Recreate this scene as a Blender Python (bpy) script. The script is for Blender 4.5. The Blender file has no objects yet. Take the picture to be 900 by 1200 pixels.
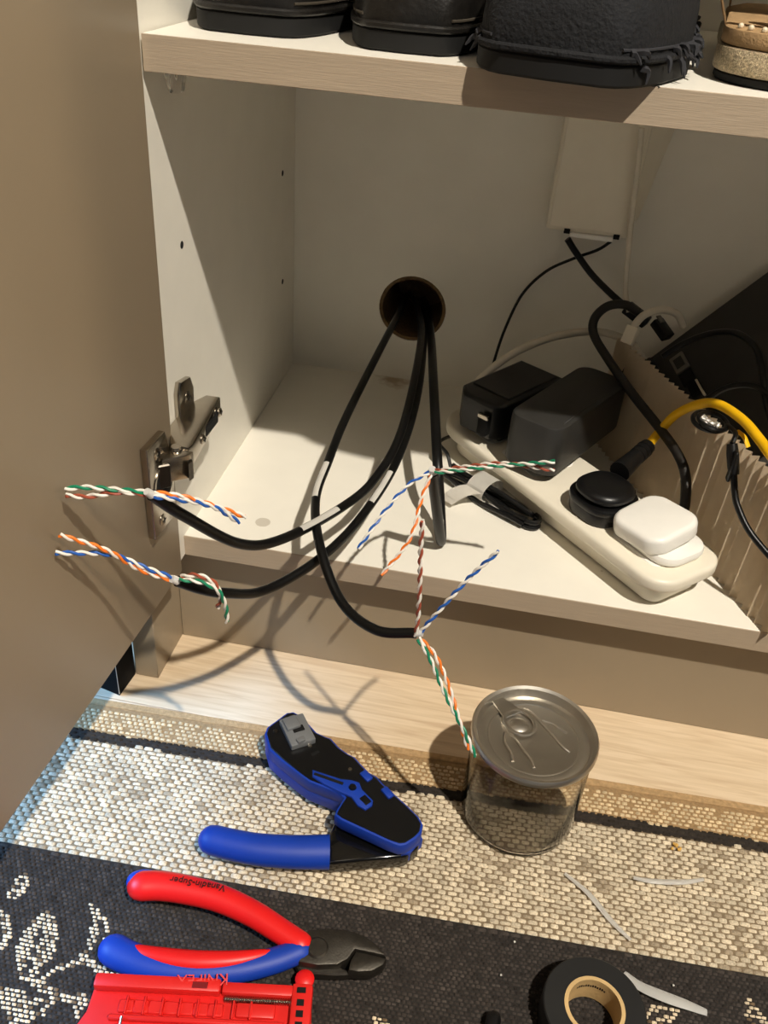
import bpy, bmesh, math, random
import numpy as np
from mathutils import Matrix, Vector, Euler, noise
random.seed(4)
C = bpy.context.scene.collection
scene = bpy.context.scene

# ------------------------------------------------------------------ camera, world, lights, exposure
CAM = Vector((0.2185, -0.509, 0.5275)); ROT = (0.9632, -0.0692, 0.1778); FPX = 1028.9
cd = bpy.data.cameras.new('camera'); cam = bpy.data.objects.new('camera', cd); C.objects.link(cam)
cam.location = CAM; cam.rotation_euler = ROT
cd.sensor_fit = 'HORIZONTAL'; cd.sensor_width = 36; cd.lens = FPX / 900 * 36; cd.clip_start = .01
scene.camera = cam
vs = scene.view_settings; vs.view_transform = 'Standard'; vs.look = 'None'; vs.gamma = 1; vs.use_curve_mapping = False; vs.exposure = 0.0
w = bpy.data.worlds.new('room_ambient'); scene.world = w; w.use_nodes = True
w.node_tree.nodes['Background'].inputs[0].default_value = (.96, .97, 1.0, 1)
w.node_tree.nodes['Background'].inputs[1].default_value = .074

def light(name, kind, loc, target, energy, col, size, **kw):
    d = bpy.data.lights.new(name, kind); o = bpy.data.objects.new(name, d); C.objects.link(o)
    o.location = loc; o.rotation_euler = (Vector(target) - Vector(loc)).to_track_quat('-Z', 'Y').to_euler()
    d.energy = energy; d.color = col
    if kind == 'AREA': d.shape = 'RECTANGLE'; d.size = size[0]; d.size_y = size[1]
    else: d.shadow_soft_size = size
    for k, v in kw.items(): setattr(d, k, v)
    return o
# warm ceiling downlight behind the photographer's right shoulder
light('ceiling_downlight', 'SPOT', (0.95, -1.10, 2.363), (0.2, 0, 0.21), 306, (1.0, .925, .80), .028, spot_size=math.radians(70), spot_blend=.6)
# second, weaker warm lamp further along the hallway
light('hallway_lamp', 'SPOT', (2.9, -1.29, 1.9), (0.0, -.2, 0.31), 80, (1.0, .78, .52), .06, spot_size=math.radians(60), spot_blend=.6)
# cool daylight from a window high on the left, slipping under the open door
light('window_daylight', 'AREA', (-1.35, -.55, 1.25), (0.0, -.2, 0.0), 80, (.26, .54, 1.0), (1.0, .9))

ZB = 0.1205; D = 0.3194; SH0 = 0.4427; SH1 = 0.4611; YS = -0.0098
MR = Euler(ROT, 'XYZ').to_matrix()
def at(px, py, x=None, y=None, z=None):
    d = MR @ Vector(((px - 450) / FPX, -(py - 600) / FPX, -1))
    ax, v = (0, x) if x is not None else (1, y) if y is not None else (2, z)
    return CAM + d * ((v - CAM[ax]) / d[ax])

# ------------------------------------------------------------------ materials
def lin(c): return tuple(((v / 255) / 12.92 if v <= 10 else (((v / 255) + .055) / 1.055) ** 2.4) for v in c) + (1,)
MATS = {}
def mat(name, col, rough=.5, metal=0, var=.08, scale=60, bump=0, bscale=400, trans=0, coat=0, ior=1.45, stretch=None, alpha=1, spec=.5):
    if name in MATS: return MATS[name]
    m = bpy.data.materials.new(name); m.use_nodes = True; nt = m.node_tree; b = nt.nodes['Principled BSDF']
    c = lin(col)
    tc = nt.nodes.new('ShaderNodeTexCoord'); mp = nt.nodes.new('ShaderNodeMapping')
    nt.links.new(tc.outputs['Object'], mp.inputs[0])
    if stretch: mp.inputs['Scale'].default_value = stretch
    n = nt.nodes.new('ShaderNodeTexNoise'); n.inputs['Scale'].default_value = scale; n.inputs['Detail'].default_value = 5
    nt.links.new(mp.outputs[0], n.inputs['Vector'])
    r = nt.nodes.new('ShaderNodeValToRGB'); r.color_ramp.elements[0].position = .3; r.color_ramp.elements[1].position = .7
    r.color_ramp.elements[0].color = tuple(v * (1 - var) for v in c[:3]) + (1,)
    r.color_ramp.elements[1].color = tuple(min(1, v * (1 + var)) for v in c[:3]) + (1,)
    nt.links.new(n.outputs['Fac'], r.inputs[0]); nt.links.new(r.outputs[0], b.inputs['Base Color'])
    b.inputs['Roughness'].default_value = rough; b.inputs['Metallic'].default_value = metal
    b.inputs['Transmission Weight'].default_value = trans; b.inputs['Coat Weight'].default_value = coat
    b.inputs['IOR'].default_value = ior; b.inputs['Specular IOR Level'].default_value = spec
    if alpha < 1: b.inputs['Alpha'].default_value = alpha
    if bump:
        n2 = nt.nodes.new('ShaderNodeTexNoise'); n2.inputs['Scale'].default_value = bscale; n2.inputs['Detail'].default_value = 4
        nt.links.new(mp.outputs[0], n2.inputs['Vector'])
        bp = nt.nodes.new('ShaderNodeBump'); bp.inputs['Strength'].default_value = bump; bp.inputs['Distance'].default_value = .002
        nt.links.new(n2.outputs['Fac'], bp.inputs['Height']); nt.links.new(bp.outputs[0], b.inputs['Normal'])
    MATS[name] = m; return m
M_white = mat('white_melamine', (236, 231, 219), .45, var=.02, scale=30, bump=.05, bscale=900)
M_taupe = mat('taupe_lacquer', (157, 141, 118), .42, var=.03, scale=8)
M_edge = mat('cream_edging', (178, 160, 138), .5, var=.04, scale=120, stretch=(.15, 1, 3), bump=.15, bscale=500)
M_steel = mat('nickel_plated_steel', (178, 170, 158), .22, 1, var=.08, scale=90)
M_dsteel = mat('dark_steel', (96, 90, 82), .3, 1, var=.1, scale=90)
M_blk = mat('black_cable_sheath', (11, 11, 11), .36, var=.2, spec=.35)
M_blkpl = mat('black_plastic', (13, 13, 14), .35, var=.2, bump=.05, bscale=1200)
M_gblk = mat('graphite_plastic', (44, 43, 41), .5, var=.1, bump=.1, bscale=1500)
M_wpl = mat('white_plastic', (232, 224, 206), .35, var=.02)
M_wpl2 = mat('bright_white_plastic', (240, 237, 230), .35, var=.02)
M_card = mat('pleated_white_card', (228, 214, 192), .7, var=.04)
def translucent(m, k):
    nt = m.node_tree; b = nt.nodes['Principled BSDF']; o = nt.nodes['Material Output']
    t = nt.nodes.new('ShaderNodeBsdfTranslucent'); nt.links.new(b.inputs['Base Color'].links[0].from_socket, t.inputs[0])
    x = nt.nodes.new('ShaderNodeMixShader'); x.inputs[0].default_value = k
    nt.links.new(b.outputs[0], x.inputs[1]); nt.links.new(t.outputs[0], x.inputs[2]); nt.links.new(x.outputs[0], o.inputs[0])
translucent(M_card, .3)
M_hole = mat('dark_hole', (8, 7, 6), .9)
M_yel = mat('yellow_cable_sheath', (240, 186, 10), .45, var=.08)
M_greyc = mat('grey_cord', (214, 206, 190), .5)
M_clear = mat('clear_plastic', (245, 245, 245), .06, trans=1.0, ior=1.35, var=.0)
M_can = mat('clear_can_plastic', (250, 249, 246), .05, trans=1.0, ior=1.25, var=.0)
M_frost = mat('frosted_plastic_film', (240, 238, 234), .3, trans=.35, ior=1.3, var=.02)
M_wireW = mat('white_insulation', (236, 230, 220), .45, var=.03)
WIRE = {'blue': mat('blue_insulation', (36, 92, 178), .4), 'orange': mat('orange_insulation', (240, 124, 40), .4),
        'green': mat('green_insulation', (22, 128, 92), .4), 'brown': mat('brown_insulation', (160, 78, 56), .4)}
M_tblue = mat('blue_tool_plastic', (12, 56, 160), .5, var=.05, bump=.05, bscale=1500)
M_tblk = mat('black_tool_plate', (12, 12, 13), .33, var=.1)
M_red = mat('red_handle_plastic', (222, 26, 26), .4, var=.04)
M_red2 = mat('red_tool_shell', (214, 34, 30), .42, var=.04)
M_jaw = mat('phosphated_steel', (74, 70, 64), .45, .85, var=.15, scale=200, bump=.1, bscale=900)
M_tape = mat('black_pvc_tape', (22, 22, 22), .5, var=.08)
M_core = mat('cardboard_core', (200, 168, 116), .8, var=.1, bump=.2)
M_leather = mat('black_leather', (24, 22, 20), .38, var=.35, scale=80, bump=.35, bscale=160)
M_sole = mat('black_rubber', (9, 9, 9), .75)
M_fabric = mat('black_suede', (17, 18, 22), .85, var=.3, scale=90, bump=.6, bscale=420)
M_beige = mat('beige_suede', (170, 138, 98), .8, var=.15, scale=120, bump=.4, bscale=700)
M_glit = mat('glitter_sole', (190, 172, 140), .35, .35, var=.5, scale=900, bump=.8, bscale=1500)
M_alu = mat('can_lid_aluminium', (200, 194, 184), .34, 1, var=.05, scale=40)
M_paper = mat('white_paper', (236, 232, 224), .7)
M_crumb = mat('yellow_crumb', (222, 176, 92), .8)
M_print = mat('black_print', (16, 10, 10), .6)
M_redpr = mat('red_print', (214, 40, 36), .5)
M_port = mat('grey_port', (120, 116, 108), .5)
M_brick = mat('bare_masonry', (120, 92, 66), .9, var=.3, scale=60, bump=.6)

def wood_mat():
    m = bpy.data.materials.new('light_oak_laminate'); m.use_nodes = True; nt = m.node_tree; b = nt.nodes['Principled BSDF']
    tc = nt.nodes.new('ShaderNodeTexCoord'); mp = nt.nodes.new('ShaderNodeMapping'); mp.inputs['Scale'].default_value = (4, 60, 1)
    nt.links.new(tc.outputs['Object'], mp.inputs[0])
    n = nt.nodes.new('ShaderNodeTexNoise'); n.inputs['Scale'].default_value = 4; n.inputs['Detail'].default_value = 8; n.inputs['Distortion'].default_value = .8
    nt.links.new(mp.outputs[0], n.inputs[0])
    r = nt.nodes.new('ShaderNodeValToRGB'); e = r.color_ramp.elements
    e[0].position = .28; e[0].color = lin((200, 174, 144)); e[1].position = .62; e[1].color = lin((222, 200, 170))
    k = r.color_ramp.elements.new(.47); k.color = lin((213, 190, 158))
    nt.links.new(n.outputs[0], r.inputs[0]); nt.links.new(r.outputs[0], b.inputs['Base Color'])
    b.inputs['Roughness'].default_value = .5
    return m
M_wood = wood_mat()

def stained_board():
    m = M_white.copy(); m.name = 'white_melamine_marked'; nt = m.node_tree; b = nt.nodes['Principled BSDF']
    src = b.inputs['Base Color'].links[0].from_socket
    g = nt.nodes.new('ShaderNodeNewGeometry')
    def spot(x, y, r0, r1, namp, nsc):
        n = nt.nodes.new('ShaderNodeTexNoise'); n.inputs['Scale'].default_value = nsc
        nt.links.new(g.outputs['Position'], n.inputs[0])
        d = nt.nodes.new('ShaderNodeVectorMath'); d.operation = 'DISTANCE'
        s = nt.nodes.new('ShaderNodeVectorMath'); s.operation = 'MULTIPLY'; s.inputs[1].default_value = (1, 1, 0)
        nt.links.new(g.outputs['Position'], s.inputs[0]); nt.links.new(s.outputs[0], d.inputs[0]); d.inputs[1].default_value = (x, y, 0)
        a = nt.nodes.new('ShaderNodeMath'); a.operation = 'MULTIPLY_ADD'; nt.links.new(n.outputs[0], a.inputs[0]); a.inputs[1].default_value = namp; nt.links.new(d.outputs['Value'], a.inputs[2])
        mr = nt.nodes.new('ShaderNodeMapRange'); nt.links.new(a.outputs[0], mr.inputs[0])
        mr.inputs[1].default_value = r0; mr.inputs[2].default_value = r1; mr.inputs[3].default_value = 1; mr.inputs[4].default_value = 0
        return mr.outputs[0]
    def over(src, fac, col, k):
        mu = nt.nodes.new('ShaderNodeMath'); mu.operation = 'MULTIPLY'; nt.links.new(fac, mu.inputs[0]); mu.inputs[1].default_value = k
        mx = nt.nodes.new('ShaderNodeMix'); mx.data_type = 'RGBA'; nt.links.new(mu.outputs[0], mx.inputs[0]); nt.links.new(src, mx.inputs[6]); mx.inputs[7].default_value = lin(col)
        return mx.outputs[2]
    s = src
    p = at(462, 446, z=ZB); s = over(s, spot(p.x, p.y, .018, .034, .03, 130), (150, 116, 66), .75)
    p = at(308, 612, z=ZB); s = over(s, spot(p.x, p.y, .0062, .0068, .0012, 300), (168, 156, 138), .55)
    # fine dust specks
    v = nt.nodes.new('ShaderNodeTexVoronoi'); v.inputs['Scale'].default_value = 55; nt.links.new(g.outputs['Position'], v.inputs['Vector'])
    mr = nt.nodes.new('ShaderNodeMapRange'); nt.links.new(v.outputs['Distance'], mr.inputs[0]); mr.inputs[1].default_value = .05; mr.inputs[2].default_value = .09; mr.inputs[3].default_value = 1; mr.inputs[4].default_value = 0
    n = nt.nodes.new('ShaderNodeTexNoise'); n.inputs['Scale'].default_value = 14; nt.links.new(g.outputs['Position'], n.inputs[0])
    mr2 = nt.nodes.new('ShaderNodeMapRange'); nt.links.new(n.outputs[0], mr2.inputs[0]); mr2.inputs[1].default_value = .52; mr2.inputs[2].default_value = .62
    mm = nt.nodes.new('ShaderNodeMath'); mm.operation = 'MULTIPLY'; nt.links.new(mr.outputs[0], mm.inputs[0]); nt.links.new(mr2.outputs[0], mm.inputs[1])
    s = over(s, mm.outputs[0], (140, 122, 92), .6)
    nt.links.new(s, b.inputs['Base Color'])
    return m
M_board = stained_board()

# ------------------------------------------------------------------ mesh helpers
def obj(name, bm, m, parent=None, M=None, smooth=True, angle=40):
    if M is not None: bmesh.ops.transform(bm, matrix=M, verts=bm.verts)
    bmesh.ops.recalc_face_normals(bm, faces=bm.faces)
    co = [v.co for v in bm.verts]
    lo = Vector([min(c[i] for c in co) for i in range(3)]); hi = Vector([max(c[i] for c in co) for i in range(3)])
    org = Vector(((lo.x + hi.x) / 2, (lo.y + hi.y) / 2, lo.z))
    bmesh.ops.translate(bm, verts=bm.verts, vec=-org)
    me = bpy.data.meshes.new(name); bm.to_mesh(me); bm.free()
    me.materials.append(m)
    if smooth:
        me.polygons.foreach_set('use_smooth', [True] * len(me.polygons))
        try: me.set_sharp_from_angle(angle=math.radians(angle))
        except Exception: pass
    o = bpy.data.objects.new(name, me); C.objects.link(o)
    o.location = org - (ABS[parent.name] if parent else Vector())
    o.parent = parent; ABS[o.name] = org
    return o
ABS = {}
def tag(o, label=None, cat=None, group=None, kind=None):
    if label: o['label'] = label
    if cat: o['category'] = cat
    if group: o['group'] = group
    if kind: o['kind'] = kind
    return o
def thing(name, label, cat, loc, group=None):
    o = bpy.data.objects.new(name, None); C.objects.link(o); o.location = loc; o.empty_display_size = .02; ABS[o.name] = Vector(loc)
    return tag(o, label, cat, group)
def box(x0, x1, y0, y1, z0, z1, bev=0, seg=2, bm=None):
    b = bmesh.new()
    bmesh.ops.create_cube(b, size=1)
    for v in b.verts: v.co = Vector((x0 + (v.co.x + .5) * (x1 - x0), y0 + (v.co.y + .5) * (y1 - y0), z0 + (v.co.z + .5) * (z1 - z0)))
    if bev: bmesh.ops.bevel(b, geom=list(b.edges), offset=bev, segments=seg, profile=.5, affect='EDGES')
    return join(bm, b)
def join(a, b):
    if a is None: return b
    me = bpy.data.meshes.new('t'); b.to_mesh(me); b.free(); a.from_mesh(me); bpy.data.meshes.remove(me); return a
def prism(pts, z0, z1, bev=0, seg=2, bm=None):
    b = bmesh.new(); n = len(pts)
    lo = [b.verts.new((p[0], p[1], z0)) for p in pts]; hi = [b.verts.new((p[0], p[1], z1)) for p in pts]
    b.faces.new(hi); b.faces.new(lo[::-1])
    for i in range(n): b.faces.new((lo[i], lo[(i + 1) % n], hi[(i + 1) % n], hi[i]))
    bmesh.ops.recalc_face_normals(b, faces=b.faces)
    if bev:
        e = [x for x in b.edges if abs(x.verts[0].co.z - x.verts[1].co.z) < 1e-7]
        bmesh.ops.bevel(b, geom=e, offset=bev, segments=seg, profile=.5, affect='EDGES')
    return join(bm, b)
def crom(pts, n=8):
    P = [Vector(p) for p in pts]
    if len(P) < 3: return [P[0].lerp(P[-1], i / n) for i in range(n + 1)]
    P = [P[0] * 2 - P[1]] + P + [P[-1] * 2 - P[-2]]; out = []
    for i in range(1, len(P) - 2):
        p0, p1, p2, p3 = P[i - 1:i + 3]
        for k in range(n):
            t = k / n
            out.append(.5 * ((2 * p1) + (p2 - p0) * t + (2 * p0 - 5 * p1 + 4 * p2 - p3) * t * t + (3 * p1 - p0 - 3 * p2 + p3) * t ** 3))
    out.append(P[-2].copy()); return out
def frames(path):
    T = []
    for i in range(len(path)):
        a = path[max(0, i - 1)]; b = path[min(len(path) - 1, i + 1)]; T.append((b - a).normalized())
    up = Vector((0, 0, 1)) if abs(T[0].z) < .9 else Vector((1, 0, 0))
    N = (up - T[0] * up.dot(T[0])).normalized(); out = []
    for t in T:
        N = (N - t * N.dot(t)); N.normalize(); out.append((t, N, t.cross(N)))
    return out
def tube(path, r, seg=10, bm=None, flat=1.0, cap=True):
    b = bmesh.new(); F = frames(path); rings = []
    for i, (p, (t, n, bb)) in enumerate(zip(path, F)):
        rr = r[i] if isinstance(r, (list, tuple)) else r
        rings.append([b.verts.new(p + n * (rr * flat * math.cos(2 * math.pi * k / seg)) + bb * (rr * math.sin(2 * math.pi * k / seg))) for k in range(seg)])
    for i in range(len(rings) - 1):
        for k in range(seg):
            b.faces.new((rings[i][k], rings[i][(k + 1) % seg], rings[i + 1][(k + 1) % seg], rings[i + 1][k]))
    if cap: b.faces.new(rings[0][::-1]); b.faces.new(rings[-1])
    return join(bm, b)
def resample(path, step):
    L = [0]
    for a, b in zip(path, path[1:]): L.append(L[-1] + (b - a).length)
    n = max(2, int(L[-1] / step)); out = []; j = 0
    for i in range(n + 1):
        s = L[-1] * i / n
        while j < len(L) - 2 and L[j + 1] < s: j += 1
        t = (s - L[j]) / max(1e-9, L[j + 1] - L[j]); out.append(path[j].lerp(path[j + 1], min(1, t)))
    return out
def rtube(path, r, seg=14, flat=1.0, r1=None, end=True):
    """round-ended tube: r at the start, r1 at the end"""
    r1 = r1 or r; path = resample(path, .002); n = len(path); d0 = (path[0] - path[1]).normalized(); d1 = (path[-1] - path[-2]).normalized()
    cap = [math.radians(a) for a in (82, 65, 45, 25)]
    P_ = [path[0] + d0 * r * math.sin(a) for a in cap] + path + ([path[-1] + d1 * r1 * math.sin(a) for a in cap[::-1]] if end else [])
    R_ = [r * math.cos(a) for a in cap] + [r + (r1 - r) * i / (n - 1) for i in range(n)] + ([r1 * math.cos(a) for a in cap[::-1]] if end else [])
    return tube(P_, R_, seg, flat=flat)
def lathe(prof, n=40, bm=None, closed=False):
    b = bmesh.new(); rings = []
    for (r, z) in prof:
        rings.append([b.verts.new((r * math.cos(2 * math.pi * k / n), r * math.sin(2 * math.pi * k / n), z)) for k in range(n)] if r > 1e-6 else [b.verts.new((0, 0, z))])
    prs = list(zip(rings, rings[1:])) + ([(rings[-1], rings[0])] if closed else [])
    for A, B in prs:
        for k in range(n):
            k2 = (k + 1) % n
            if len(A) == 1: b.faces.new((A[0], B[k], B[k2]))
            elif len(B) == 1: b.faces.new((A[k], B[0], A[k2]))
            else: b.faces.new((A[k], B[k], B[k2], A[k2]))
    return join(bm, b)
def rrect(w, h, r, n=6, cx=0, cy=0):
    o = []
    for sx, sy, a0 in ((1, 1, 0), (-1, 1, 90), (-1, -1, 180), (1, -1, 270)):
        for k in range(n + 1):
            a = math.radians(a0 + 90 * k / n); o.append((cx + sx * (w / 2 - r) + r * math.cos(a), cy + sy * (h / 2 - r) + r * math.sin(a)))
    return o
def frame(o, xd, zd=(0, 0, 1)):
    x = Vector(xd).normalized(); z = Vector(zd); z = (z - x * z.dot(x)).normalized(); y = z.cross(x)
    return Matrix.Translation(Vector(o)) @ Matrix((x, y, z)).transposed().to_4x4()
def text_mesh(body, size, m, parent, M, name):
    cu = bpy.data.curves.new('t', 'FONT'); cu.body = body; cu.size = size; cu.align_x = 'CENTER'; cu.align_y = 'CENTER'; cu.extrude = .00015; cu.resolution_u = 2
    to = bpy.data.objects.new('t', cu); C.objects.link(to); dg = bpy.context.evaluated_depsgraph_get()
    me = bpy.data.meshes.new_from_object(to.evaluated_get(dg)); bpy.data.objects.remove(to)
    bm = bmesh.new(); bm.from_mesh(me); bpy.data.meshes.remove(me)
    return obj(name, bm, m, parent, M, smooth=False)
# ------------------------------------------------------------------ setting: floor of oak planks, wall behind the cabinet
fl = tag(obj('floor', box(-2.5, 3.0, -2.6, 0.75, -.03, -.006), M_wood, smooth=False), kind='structure')
y = -2.6
row = 0
while y < .70:
    y1 = y + .195
    cuts = [-2.5, -1.62 + .43 * (row % 3), -.33 - .15 * ((row + 1) % 2), .95 + .2 * (row % 3), 2.2 + .1 * (row % 2), 3.0]
    for a, b in zip(cuts, cuts[1:]):
        obj('plank', box(a + .0003, b - .0003, y + .0003, y1 - .0003, -.006, 0, .0006, 1), M_wood, fl, smooth=False)
    y = y1; row += 1
M_wallpaint = mat('wall_paint', (196, 186, 170), .8, bump=.1)
tag(obj('wall_back', box(-2.5, 3.0, .41, .5, 0, 2.6), M_brick, smooth=False), kind='structure')

# ------------------------------------------------------------------ cabinet carcass
cab = thing('shoe_cabinet', 'white and taupe shoe cabinet with its left door standing open', 'cabinet', (.4, .15, 0))
XR = .80; TOP = 1.25
sp = obj('side_panel', box(-.018, 0, -.0205, D, ZB - .018, TOP, .0006, 1), M_white, cab)
for (px, py) in ((213, 287), (331, 203), (331, 330)):
    p = at(px, py, x=0.0)
    bm = lathe([(0, .0003), (.0024, .0003), (.0026, 0), (.0026, -.002)], 14)
    obj('pin_hole', bm, M_hole, sp, Matrix.Translation(p) @ Matrix.Rotation(math.radians(90), 4, 'Y'))
bp_ = at(302, 432, x=0.0)
obj('side_panel', box(XR, XR + .018, -.012, D, ZB - .018, TOP, .0006, 1), M_white, cab)
bo = obj('bottom_panel', box(0.0, XR, .001, D, ZB - .018, ZB, .0004, 1), M_board, cab)
obj('edge_band', box(0.0, XR, 0, .001, ZB - .018, ZB, .0003, 1), M_edge, bo)
sh = obj('shelf', box(0.0015, XR - .001, YS + .001, D - .002, SH0, SH1, .0005, 1), M_white, cab)
obj('edge_band', box(0.0015, XR - .001, YS, YS + .001, SH0, SH1, .0003, 1), M_edge, sh)
obj('shelf', box(0.0015, XR - .001, YS + .001, D - .002, .713, .731, .0005, 1), M_white, cab)
# back panel with a round cable hole cut through it
HC = (at(444, 361, y=D) + at(522, 361, y=D)) / 2; HR = .0335; HC = Vector((.1215, D, .1972))
def back_panel():
    bm = bmesh.new(); n = 48
    for yy in (D, D + .016):
        o = [bm.verts.new(c) for c in ((-.018, yy, ZB - .018), (XR + .018, yy, ZB - .018), (XR + .018, yy, TOP), (-.018, yy, TOP))]
        r = [bm.verts.new((HC.x + HR * math.cos(2 * math.pi * k / n), yy, HC.z + HR * math.sin(2 * math.pi * k / n))) for k in range(n)]
        e = [bm.edges.new((o[i], o[(i + 1) % 4])) for i in range(4)] + [bm.edges.new((r[i], r[(i + 1) % n])) for i in range(n)]
        bmesh.ops.triangle_fill(bm, use_beauty=True, edges=e)
    bm.verts.ensure_lookup_table(); m = 4 + n
    for i in range(n): bm.faces.new((bm.verts[4 + i], bm.verts[4 + (i + 1) % n], bm.verts[m + 4 + (i + 1) % n], bm.verts[m + 4 + i]))
    for i in range(4): bm.faces.new((bm.verts[i], bm.verts[(i + 1) % 4], bm.verts[m + (i + 1) % 4], bm.verts[m + i]))
    return bm
bpn = obj('back_panel', back_panel(), M_white, cab, smooth=False)
bm = bmesh.new()
bm = lathe([(HR - .0002, .0), (HR - .0002, .0898), (HR - .0035, .0898), (HR - .0035, .0)], 48, closed=True)  # added tube reaching the wall, keeps stray light out of the hole
obj('cavity_tube', bm, mat('cavity_brown', (104, 82, 54), .9, var=.3, scale=300, bump=.5), bpn, Matrix.Translation(HC + Vector((0, .0005, 0))) @ Matrix.Rotation(math.radians(-90), 4, 'X'))  # dark brown so that the added tube leaves the hole dark inside
obj('plinth', box(-.0149, XR + .018, .017, .033, 0, ZB - .0182, .0006, 1), M_taupe, cab)
obj('end_panel', box(-.034, -.0150, -.0365, .30, 0, ZB - .0184, .0006, 1), M_taupe, cab)
# clear shelf support under the shelf
sp2 = at(206, 92, x=0.004)
b = prism([(-.009, .0), (.009, 0), (.009, -.006), (.003, -.016), (-.003, -.016), (-.009, -.006)], 0, .008, .001, 1)
obj('shelf_support', b, M_clear, cab, frame((0, sp2.y, SH0 - .0002), (0, 1, 0), (1, 0, 0)))

# ------------------------------------------------------------------ doors
def door(hx, hy, yaw, s, name='door'):
    bm = box(-.018, 0, -.40, 0, ZB - .0153, TOP, .0009, 2) if s > 0 else box(0, .018, -.40, 0, ZB - .0153, TOP, .0009, 2)
    return obj(name, bm, M_taupe, cab, Matrix.Translation((hx, hy, 0)) @ Matrix.Rotation(math.radians(yaw), 4, 'Z'))
dl = door(.0065, -.0225, -3.0, 1)
dr = door(XR - .0065, -.0225, 0, -1)

# concealed hinge
hin = obj('hinge', prism([(.0005, .020), (.0005, -.012), (.010, -.034), (.0235, -.036), (.0245, -.030), (.0195, .039), (.009, .039)], .1945, .2105, .0015, 2), M_steel, cab)
obj('arm_slot', box(.0215, .0228, .000, .024, .1985, .2065, .001, 1), M_hole, hin, Matrix.Rotation(math.radians(-1.5), 4, 'Z'))
def screw(p, xd, zd, r=.0035, par=hin):
    bm = lathe([(0, .0012), (r * .6, .0012), (r, .0002), (r, -.001)], 16)
    M = frame(p, xd, zd)
    o = obj('screw', bm, M_steel, par, M.copy())
    for a in (0, 90):
        obj_cross = box(-r * .6, r * .6, -r * .12, r * .12, .0011, .00135)
        oc = obj('screw_slot', obj_cross, M_hole, par, M @ Matrix.Rotation(math.radians(a), 4, 'Z'), smooth=False)
screw((.0222, .030, .2025), (0, 1, 0), (1, 0, 0)); screw((.0240, -.010, .2025), (0, 1, 0), (1, 0, 0))
wing = prism([(0, .2), (.026, .2), (.027, .222), (.022, .232), (.004, .236), (0, .228)], 0, .0045, .001, 2)
obj('mounting_plate', wing, M_steel, hin, Matrix(((0, 0, 1, 0.0002), (1, 0, 0, 0), (0, 1, 0, 0), (0, 0, 0, 1))))
screw((.0048, .014, .220), (0, 1, 0), (1, 0, 0), .0045)
wing2 = prism([(0, .192), (.026, .192), (.026, .176), (.020, .166), (.006, .166), (0, .176)], 0, .0035, .001, 2)
obj('mounting_plate', wing2, M_steel, hin, Matrix(((0, 0, 1, 0.0002), (1, 0, 0, 0), (0, 1, 0, 0), (0, 0, 0, 1))))
screw((.0038, .012, .174), (0, 1, 0), (1, 0, 0), .004)
# knuckle links
obj('knuckle', prism([(.0115, -.052), (.0255, -.041), (.0265, -.036), (.0145, -.034), (.0095, -.044)], .1900, .2085, .001, 2), M_steel, hin)
obj('knuckle_cover', prism([(.0262, -.0445), (.0275, -.040), (.0245, -.0365), (.0225, -.038)], .1895, .2040, .0006, 1), M_dsteel, hin)
obj('link', prism([(.0065, -.060), (.0165, -.052), (.0145, -.047), (.0065, -.050)], .1880, .2060, .0008, 1), M_dsteel, hin)
pivot = lathe([(0, .2112), (.0035, .2112), (.0038, .2106), (.0038, .187), (0, .187)], 16)
obj('pivot_pin', pivot, M_steel, hin, Matrix.Translation((.0155, -.0375, 0)))
# cup plate on the door
DM = Matrix.Translation((.0065, -.0225, 0)) @ Matrix.Rotation(math.radians(-3), 4, 'Z')
YZ = Matrix(((0, 0, 1, 0), (1, 0, 0, 0), (0, 1, 0, 0), (0, 0, 0, 1)))
cup = obj('cup_plate', prism([(-.046, .1555), (-.020, .1555), (-.016, .168), (-.012, .182), (-.012, .198), (-.016, .212), (-.020, .2245), (-.046, .2245)], .0002, .0058, .0012, 2), M_steel, hin, DM @ YZ)
cupring = lathe([(.0125, .0066), (.0145, .0066), (.0145, .0), (.0125, .0)], 28, closed=True)
obj('cup_ring', cupring, M_steel, hin, DM @ YZ @ Matrix.Translation((-.0285, .190, 0)))
obj('cup_recess', lathe([(0, .0060), (.0124, .0060), (.0124, .001)], 28), M_hole, hin, DM @ YZ @ Matrix.Translation((-.0285, .190, 0)))
for zz in (.2155, .164):
    p = DM @ Vector((.0058, -.034, zz)); screw(p, (0, 1, 0), (1, -.05, 0), .0042)

hin.location.z += .0127

# black rubber bumper block standing on the floor by the end panel
pb = [at(163, 792, z=0), at(140, 818, z=0), at(104, 812, z=0)]
b = prism([(-.0342, -.0370), (-.0365, -.0620), (-.068, -.0545), (-.066, -.0310)], 0.0, .100, .0015, 2)
blk = tag(obj('plinth_foot_block', b, mat('matt_black_rubber', (9, 9, 10), .85, spec=.2)), 'black plastic block on the floor under the open door', 'block')
tag(obj('pale_edge', box(-.0002, .0002, -.0002, .0002, .003, .085), M_greyc, blk, Matrix.Translation((-.0366, -.0622, 0)), smooth=False))  # thin pale strip up the block's front corner

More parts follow.
